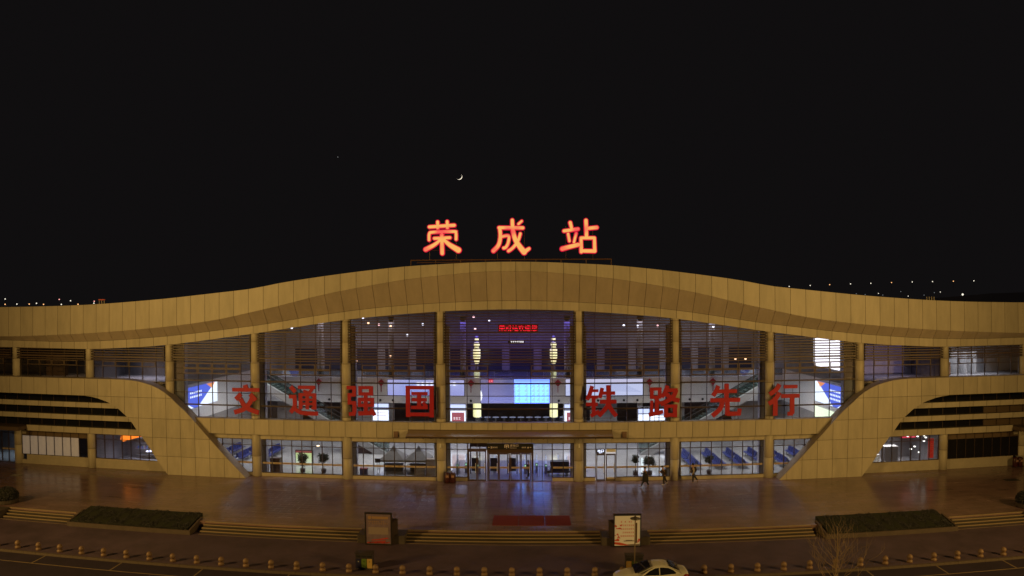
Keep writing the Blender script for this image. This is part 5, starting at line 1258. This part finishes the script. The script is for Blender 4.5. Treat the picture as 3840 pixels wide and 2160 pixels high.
# ------------------------------------------------------------------ the white car
def car():
    T = empty('parked_car', 'white saloon car parked at the kerb below the cream display board', 'car', (9.25, -22.45, -.75))
    PAINT = mat('white_car_paint', (0.62, 0.60, 0.56), 0.18, spec=.6)
    GL = mat('car_glass', (0.012, 0.012, 0.016), 0.05, spec=.7)
    # stations along x (front at -x): x, half width, z bottom, z belt, crown z
    st_ = [(-2.25, .55, .30, .52, .56), (-2.15, .74, .22, .62, .66), (-1.9, .83, .18, .72, .80), (-1.5, .88, .17, .80, .92), (-1.05, .90, .17, .86, 1.00), (-.6, .91, .17, .90, 1.02), (0, .92, .17, .93, 1.03), (.7, .92, .17, .96, 1.05), (1.3, .91, .17, .98, 1.08), (1.75, .88, .19, .99, 1.10), (2.05, .83, .24, .97, 1.08), (2.22, .74, .32, .92, 1.02), (2.28, .60, .40, .80, .85)]
    v = []; f = []; n = 14
    for x, hw, zb, zs, zc in st_:
        prof = [(-hw * .80, zb), (-hw * .97, zb + .06), (-hw * 1.0, zb + (zs - zb) * .45), (-hw * .985, zs - .10), (-hw * .93, zs), (-hw * .62, zc - .02), (-hw * .25, zc), (hw * .25, zc), (hw * .62, zc - .02), (hw * .93, zs), (hw * .985, zs - .10), (hw * 1.0, zb + (zs - zb) * .45), (hw * .97, zb + .06), (hw * .80, zb)]
        v += [(x, y, z) for y, z in prof]
    for i in range(len(st_) - 1):
        for j in range(n - 1): f.append((i * n + j, i * n + j + 1, (i + 1) * n + j + 1, (i + 1) * n + j))
        f.append((i * n + n - 1, i * n, (i + 1) * n, (i + 1) * n + n - 1))
    f.append(tuple(range(n))); f.append(tuple((len(st_) - 1) * n + j for j in range(n)))
    b = MB().add(v, f).obj('body', PAINT, T, True)
    s = b.modifiers.new('sub', 'SUBSURF'); s.levels = 2; s.render_levels = 2
    # roof and cabin
    rf = [(-1.02, .70, .93, .94), (-.55, .66, 1.12, 1.13), (-.08, .60, 1.33, 1.355), (.15, .60, 1.39, 1.43), (.6, .59, 1.43, 1.48), (1.0, .59, 1.39, 1.44), (1.35, .62, 1.25, 1.29), (1.75, .70, 1.03, 1.06)]
    v = []; f = []; n = 8
    for x, hw, ze, zc in rf:
        prof = [(-hw, ze - .05), (-hw * .98, ze), (-hw * .75, zc - .012), (-hw * .3, zc), (hw * .3, zc), (hw * .75, zc - .012), (hw * .98, ze), (hw, ze - .05)]
        v += [(x, y, z) for y, z in prof]
    for i in range(len(rf) - 1):
        for j in range(n - 1): f.append((i * n + j, i * n + j + 1, (i + 1) * n + j + 1, (i + 1) * n + j))
        f.append((i * n + n - 1, i * n, (i + 1) * n, (i + 1) * n + n - 1))
    f.append(tuple(range(n))); f.append(tuple((len(rf) - 1) * n + j for j in range(n)))
    r_ = MB().add(v, f).obj('roof', PAINT, T, True); s = r_.modifiers.new('sub', 'SUBSURF'); s.levels = 1; s.render_levels = 1
    # side of cabin (paint pillars + dark glass)
    for q in (-1, 1):
        side = [(-1.02, .93), (-.62, 1.0), (-.25, 1.22), (.15, 1.385), (.6, 1.42), (1.0, 1.38), (1.35, 1.24), (1.75, 1.02), (1.55, .98), (0, .90)]
        def yy(z): return q * (.90 - (z - .90) * .56)
        m1 = [(x, yy(z), z) for x, z in side]; m2 = [(x, yy(z) - q * .03, z) for x, z in side]; k = len(side)
        MB().add(m1 + m2, [tuple(range(k)), tuple(range(2 * k - 1, k - 1, -1))] + [(i, (i + 1) % k, (i + 1) % k + k, i + k) for i in range(k)]).obj('cabin_side', PAINT, T)
        for nm_, g in (('front_side_window', [(-.62, .97), (-.50, .99), (-.18, 1.19), (.17, 1.33), (.40, 1.36), (.40, .97)]), ('rear_side_window', [(.46, .97), (.46, 1.365), (.62, 1.37), (.98, 1.335), (1.25, 1.22), (1.42, 1.09), (1.38, 1.03)])):
            m1 = [(x, yy(z) + q * .012, z) for x, z in g]; m2 = [(x, yy(z) - q * .01, z) for x, z in g]; k = len(g)
            MB().add(m1 + m2, [tuple(range(k)), tuple(range(2 * k - 1, k - 1, -1))] + [(i, (i + 1) % k, (i + 1) % k + k, i + k) for i in range(k)]).obj(nm_, GL, T)
        mi = MB().lathe([(.02, -.07), (.07, -.05), (.085, 0), (.07, .06), (.02, .08)], (0, 0, 0), 10).obj('wing_mirror', PAINT, T, True, (-.62, q * 1.0, 1.0)); mi.scale = (1, 1.3, .9)
        for xx in (.25, 1.15): MB().box(xx - .09, xx + .09, min(q * .90, q * .935), max(q * .90, q * .935), .80, .825).obj('door_handle', mat('chrome', (.6, .6, .6), .2, metal=1), T)
        MB().add([(2.0, q * .80, .98), (2.24, q * .70, .90), (2.24, q * .72, .76), (1.88, q * .90, .84), (1.86, q * .88, .90), (2.0, q * .6, .97), (2.2, q * .55, .9), (2.2, q * .55, .8)], [(0, 1, 2, 3, 4), (0, 5, 6, 1), (1, 6, 7, 2), (2, 7, 3), (3, 7, 5, 4), (4, 5, 0)]).obj('tail_light', mat('tail_light', (0.25, 0.01, 0.015), .15), T)
        MB().add([(-2.05, q * .62, .66), (-1.75, q * .86, .74), (-1.72, q * .87, .66), (-2.1, q * .72, .58), (-2.0, q * .6, .60)], [(0, 1, 2, 3), (0, 3, 4), (1, 4, 2), (0, 4, 1), (2, 4, 3)]).obj('headlight', mat('lens_glass', (.5, .5, .5), .1), T)
    # windscreen, rear window: sit just above cabin ends
    def screen_(nm_, P, off):
        a = [Vector(p) for p in P]; nrm = (a[1] - a[0]).cross(a[2] - a[0]).normalized()
        if nrm.z < 0: nrm = -nrm
        m1 = [p + nrm * off for p in a]; m2 = [p + nrm * (off - .015) for p in a]; k = len(a)
        MB().add(m1 + m2, [tuple(range(k)), tuple(range(2 * k - 1, k - 1, -1))] + [(i, (i + 1) % k, (i + 1) % k + k, i + k) for i in range(k)]).obj(nm_, GL, T)
    screen_('windscreen', [(-1.0, -.70, .985), (-1.0, .70, .985), (-.08, .54, 1.37), (-.08, -.54, 1.37)], .085)
    screen_('rear_window', [(1.10, -.54, 1.41), (1.10, .54, 1.41), (1.68, .62, 1.10), (1.68, -.62, 1.10)], .05)
    for x in (-1.38, 1.38):
        for q in (-1, 1):
            wl = MB().cyl((x, q * .72, .31), (x, q * .90, .31), .31, n=24).obj('wheel', mat('tyre', (.02, .02, .02), .8), T)
            MB().cyl((x, q * .89, .31), (x, q * .915, .31), .20, n=20).obj('rim', GREYM, wl)
    MB().box(-.06, .06, -.01, .01, 0, .10).obj('roof_aerial', BLACK, T, loc=(1.05, 0, 1.46))
car()

# ------------------------------------------------------------------ people
def skin_obj(name, pts, edges, rad, m, parent, sub=1, root=0):
    me = bpy.data.meshes.new(name); me.from_pydata([tuple(p) for p in pts], edges, []); me.materials.append(m)
    o = bpy.data.objects.new(name, me); col.objects.link(o); o.parent = parent
    o.modifiers.new('skin', 'SKIN')
    lay = me.skin_vertices[0] if me.skin_vertices else None
    if lay is None:
        import bmesh
        bm = bmesh.new(); bm.from_mesh(me); bm.verts.layers.skin.verify(); bm.to_mesh(me); bm.free(); lay = me.skin_vertices[0]
    for i, r_ in enumerate(rad):
        rr = r_ if isinstance(r_, tuple) else (r_, r_)
        lay.data[i].radius = rr; lay.data[i].use_root = (i == root)
    s_ = o.modifiers.new('sub', 'SUBSURF'); s_.levels = sub; s_.render_levels = sub
    o.modifiers['skin'].use_smooth_shade = True
    return o
def person(loc, label, H, legF, legB, armN, armF, lean, headtilt, mats, coat=False, pack=False, sleeve=None, shoes=None, rz=0, group=None):
    # walks toward -x. legF / legB: (knee, ankle) offsets from hip in x,z for front and rear leg
    T = empty('person', label, 'person', loc, rz, group)
    k = H / 1.72
    top, bot = mats
    P = lambda x, y, z: Vector((x * k, y * k, z * k))
    hip = P(0, 0, .93); chest = P(-lean, 0, 1.28); neck = P(-lean * 1.25, 0, 1.47); head0 = P(-lean * 1.3 - headtilt * .3, 0, 1.56); head1 = P(-lean * 1.3 - headtilt, 0, 1.64)
    pts = [hip, P(-lean * .5, 0, 1.10), chest, neck, head0, head1]; ed = [(0, 1), (1, 2), (2, 3), (3, 4), (4, 5)]; rad = [(.125, .15), (.115, .14), (.12, .17), .055, .085, .09]
    def chain(start_i, plist, rl):
        prev = start_i
        for p, r_ in zip(plist, rl): pts.append(p); ed.append((prev, len(pts) - 1)); rad.append(r_); prev = len(pts) - 1
        return prev
    for sgn, (kn, an, toe) in ((-1, legF), (1, legB)):
        chain(0, [P(0, sgn * .09, .88), P(kn[0], sgn * .10, kn[1]), P(an[0], sgn * .10, an[1]), P(an[0] + toe[0], sgn * .105, an[1] + toe[1])], [.085, .058, .042, .035])
    hands = []
    for sgn, (el, wr) in ((-1, armN), (1, armF)):
        e = chain(2, [P(-lean * 1.1, sgn * .20, 1.38), P(el[0], sgn * .23, el[1]), P(wr[0], sgn * .20, wr[1]), P(wr[0] + (wr[0] - el[0]) * .25, sgn * .19, wr[1] + (wr[1] - el[1]) * .25)], [.055, .042, .030, .034])
        hp = pts[e]; d = (pts[e] - pts[e - 1]).normalized(); o_ = Vector((0, 1, 0)); u = d.cross(o_).normalized()
        for q, L_ in enumerate((.075, .085, .08, .065)):
            b0 = hp + o_ * 0.0 + u * (.024 - .016 * q) * k
            chain(e, [b0 + d * .03 * k, b0 + (d * .045 + o_ * -sgn * .01) * k, b0 + (d * L_ * .9 + o_ * -sgn * .03) * k], [.009, .009, .008])
        chain(e, [hp + (u * .035 + d * .005) * k, hp + (u * .055 + d * .03 - o_ * sgn * .01) * k], [.010, .009])
    rad = [tuple(q * k for q in (r_ if isinstance(r_, tuple) else (r_, r_))) for r_ in rad]
    skin_obj('body', pts, ed, rad, SKIN, T, 1)
    # face details
    hc = (head0 + head1) / 2
    MB().prism([(hc.x - .115 * k, hc.z - .01), (hc.x - .085 * k, hc.z + .03), (hc.x - .085 * k, hc.z - .02)], -.012, .012).obj('nose', SKIN, T)
    for sgn in (-1, 1):
        MB().box(hc.x - .094 * k, hc.x - .082 * k, sgn * .035 - .012, sgn * .035 + .012, hc.z + .025, hc.z + .037).obj('eye', BLACK, T)
        MB().box(hc.x - .01, hc.x + .02, sgn * .09 - .008, sgn * .09 + .008, hc.z - .02, hc.z + .03).obj('ear', SKIN, T)
    MB().box(hc.x - .09 * k, hc.x - .084 * k, -.02, .02, hc.z - .045, hc.z - .037).obj('mouth', mat('lips', (.3, .1, .08), .6), T)
    hr = MB().lathe([(.098, -.03), (.108, .02), (.10, .07), (.07, .11), (.01, .125)], (0, 0, 0), 14).obj('hair', HAIR, T, True); hr.location = hc + Vector((.018, 0, .02)); hr.scale = (k * 1.05, k * .95, k)
    # top
    tp = [hip + P(0, 0, .02), pts[1], chest, P(-lean * 1.2, 0, 1.42)]; te = [(0, 1), (1, 2), (2, 3)]; trd = [(.175, .20), (.165, .19), (.17, .22), (.09, .12)]
    skin_obj('jacket', tp, te, [tuple(q * k for q in r_) for r_ in trd], top, T, 1, 1)
    for sgn, (el, wr) in ((-1, armN), (1, armF)):
        a = P(-lean * 1.1, sgn * .19, 1.39); b_ = P(el[0], sgn * .235, el[1]); c_ = P(wr[0], sgn * .205, wr[1])
        skin_obj('sleeve', [a, b_, b_ + (c_ - b_) * .93], [(0, 1), (1, 2)], [.088 * k, .072 * k, .058 * k], sleeve or top, T, 1)
    for sgn, (kn, an, toe) in ((-1, legF), (1, legB)):
        skin_obj('trouser_leg', [P(0, sgn * .08, .93), P(kn[0] * .5, sgn * .09, (.93 + kn[1]) / 2), P(kn[0], sgn * .10, kn[1]), P(an[0], sgn * .10, an[1] + .03)], [(0, 1), (1, 2), (2, 3)], [.125 * k, .108 * k, .088 * k, .070 * k], bot, T, 1)
        A = P(an[0], sgn * .10, an[1]); B = P(an[0] + toe[0], sgn * .105, an[1] + toe[1])
        skin_obj('shoe', [A + (A - B) * .25 + Vector((0, 0, -.01)), A + (B - A) * .4, B + (B - A) * .2], [(0, 1), (1, 2)], [.045 * k, .05 * k, .042 * k], shoes or BLACK, T, 1)
    if coat:
        MB().lathe([(.30, .50), (.275, .70), (.24, .95), (.20, 1.18)], (0, 0, 0), 18).obj('coat_skirt', top, T, True).scale = (.92 * k, .85 * k, k)
    if pack:
        bpk = MB().lathe([(.05, -.25), (.13, -.22), (.155, -.05), (.14, .15), (.06, .23)], (0, 0, 0), 14).obj('backpack', mat('dark_backpack', (.03, .022, .022), .7), T, True)
        bpk.location = chest + P(.19, 0, -.08); bpk.scale = (k * .75, k * 1.1, k)
    return T
DK = mat('black_cloth', (0.012, 0.012, 0.016), .8); BR = mat('brown_cloth', (0.035, 0.018, 0.015), .8); GT = mat('dark_trousers', (0.02, 0.016, 0.02), .8)
WS = mat('white_shoe', (.5, .45, .4), .6); WSL = mat('white_sleeve', (.42, .38, .34), .8); BS = mat('brown_shoe', (.15, .09, .06), .6)
person((12.22, -2.45, 0), 'person in a long black coat walking left with a hand raised to the face', 1.86, ((-.20, .52), (-.36, .09), (-.17, .0)), ((.10, .50), (.30, .10), (-.15, -.05)), ((-.10, 1.12), (-.22, 1.33)), ((-.06, 1.12), (-.16, 1.0)), .03, .03, (DK, DK), coat=True, shoes=BS, group='people walking past the station')
person((14.02, -1.95, 0), 'person in dark brown clothes with a backpack looking down at a phone', 1.82, ((-.08, .50), (-.04, .09), (-.18, -.01)), ((.10, .52), (.26, .20), (-.10, -.13)), ((-.16, 1.12), (-.36, 1.16)), ((-.14, 1.12), (-.36, 1.18)), .10, .10, (BR, GT), pack=True, shoes=WS, group='people walking past the station')
person((16.8, -1.45, 0), 'person with pale sleeves and a dark backpack walking left by the right glass', 1.85, ((-.03, .50), (-.05, .09), (-.16, -.02)), ((.16, .54), (.42, .20), (-.06, -.14)), ((.02, 1.12), (-.08, .90)), ((-.06, 1.12), (-.2, .95)), .03, .03, (BR, GT), pack=True, sleeve=WSL, shoes=BS, group='people walking past the station')
person((1.7, 1.2, .015), 'dark figure standing just inside the main glass doors', 1.70, ((-.03, .50), (-.05, .09), (-.16, -.02)), ((.03, .50), (.05, .09), (-.16, -.02)), ((.02, 1.12), (-.08, .90)), ((.02, 1.12), (-.08, .95)), .0, .02, (DK, GT), shoes=BS)
ph = MB().box(-.045, .045, -.035, .035, 0, .012).obj('mobile_phone', BLACK, None, loc=(13.49, -1.97, 1.29)); tag(ph, 'small dark mobile phone held by the person with the backpack', 'phone')

# ------------------------------------------------------------------ roof top posts, far lights, moon
WP = mat('white_post', (.6, .55, .5), .6)
T = empty('roof_ladder', 'small white post frame on the right end of the roof', 'frame', (43.4, 4, 15.5))
for x in (-.42, -.14, .14, .42): MB().box(x - .03, x + .03, -.03, .03, 0, 1.45).obj('post', WP, T)
MB().box(-.45, .45, -.02, .02, 1.38, 1.42).obj('cross_bar', SLAT, T)
T = empty('roof_vent_frame', 'small lit post frame on the left end of the roof', 'frame', (-43.75, 4, 15.5))
for x in (-.3, 0, .3): MB().box(x - .03, x + .03, -.03, .03, 0, 1.5).obj('post', WP, T)
MB().box(-.35, .35, -.1, .1, 1.5, 1.62).obj('red_cap', mat('red_cap', (.4, .05, .02), .5, emit=.12, ecol=(1, .12, .04)), T)
def far_lamps(lst, Y, r_, cols, grp, base):
    for i, (x, z) in enumerate(lst):
        c = cols[i % len(cols)]
        T = empty('street_lamp', f'distant {c[1]} street lamp {base}, {ordn(i + 1)} from the left', 'street lamp', (x, Y, z - 9), group=grp)
        MB().lathe([(r_ * .2, -r_), (r_ * .8, -r_ * .6), (r_, 0), (r_ * .8, r_ * .6), (r_ * .2, r_)], (0, 0, 9), 8).obj('lamp_head', c[0], T)
        MB().cyl((0, 0, 0), (0, 0, 9 - r_), .12, .08, 6).obj('pole', GREYM, T)
EW = emat('far_white', (1, .92, .75), 1.3); EO = emat('far_orange', (1, .5, .2), 1.6); EP = emat('far_pink', (1, .4, .35), 1.6); ED = emat('far_dim', (.7, .75, .8), .25)
hill = MB()
hx = [-900 + 60 * k for k in range(40)]
def hz(x): return max(-.7, min(1, max(0, (x - 150) / 350)) * 26)
v = []
for x in hx: v += [(x, 570, -.8), (x, 600, hz(x)), (x, 905, max(hz(x) - 11, -.7)), (x, 1400, -.8)]
f = []
for k in range(len(hx) - 1):
    for j in range(3): f.append((k * 4 + j, k * 4 + j + 1, (k + 1) * 4 + j + 1, (k + 1) * 4 + j))
MB().add(v, f).obj('hill', mat('hill_dark', (.5, .45, .42), .9))['kind'] = 'structure'
far_lamps([(258, 32.97), (280, 33.8), (300.6, 34.5), (323, 35.2), (345, 35.7), (367.8, 36.35), (391, 36.9), (414, 37.2), (438, 37.5), (462, 37.8)], 600, .5, [(EW, 'white'), (EW, 'white'), (EO, 'orange')], 'lamps along the far road', 'in the row above the right roof')
far_lamps([(477, 29.14), (491, 27.9), (512, 29.5), (519, 27), (548, 32), (560, 25.2), (586, 26.5), (603, 30), (613, 31)], 900, .62, [(ED, 'faint'), (ED, 'faint'), (EW, 'white')], 'faint lamps low over the right roof', 'low over the right roof')
far_lamps([(650.5, 27.0)], 900, 1.5, [(EW, 'very bright white')], 'bright far lamp', 'over the right roof end')
far_lamps([(-401, 21.4), (-351.6, 21.0), (-341.6, 20.0), (-321, 19.6)], 400, .42, [(EW, 'white'), (EP, 'pink')], 'upper far lamps on the left', 'above the left roof, upper level')
far_lamps([(-401, 17.3), (-390, 17.5), (-378.6, 17.5), (-372, 18.1), (-365.6, 17.3), (-349.7, 17.3), (-335, 17.4), (-321.3, 18.2)], 400, .45, [(EO, 'orange'), (EW, 'white')], 'lower far lamps on the left', 'touching the left roof line')
# moon: a thin crescent, and one planet
md = Vector((-0.10552831, 0.99303676, 0.18914693)).normalized()
D_ = 20000.0; ang = 0.0088
T = empty('moon', 'thin crescent moon high in the dark sky', 'moon', Vector((2.06, -63, 16.4)) + md * D_)
rad_ = D_ * ang / 2 * 1.0
mb = MB(); n = 24; outer = []; inner = []
tilt = R(-42)
for k in range(n + 1):
    t = -math.pi / 2 + math.pi * k / n
    o_ = (math.cos(t), math.sin(t)); i_ = (math.cos(t) * .86, math.sin(t))
    for lst, p in ((outer, o_), (inner, i_)):
        lst.append(((p[0] * math.cos(tilt) - p[1] * math.sin(tilt)) * rad_, (p[0] * math.sin(tilt) + p[1] * math.cos(tilt)) * rad_))
for k in range(n):
    mb.prism([outer[k], outer[k + 1], inner[k + 1], inner[k]], -10, 10)
mb.obj('lit_crescent', emat('moon_glow', (1, .88, .68), 1.6), T)
md = Vector((-0.28752007, 0.98705737, 0.22135078)).normalized()
o = MB().lathe([(2, -9), (8, -5), (9.5, 0), (8, 5), (2, 9)], (0, 0, 0), 12).obj('planet', emat('planet_glow', (1, 1, 1), .35), None, loc=Vector((2.06, -63, 16.4)) + md * D_)
tag(o, 'tiny bright planet high at the left of the moon', 'star')
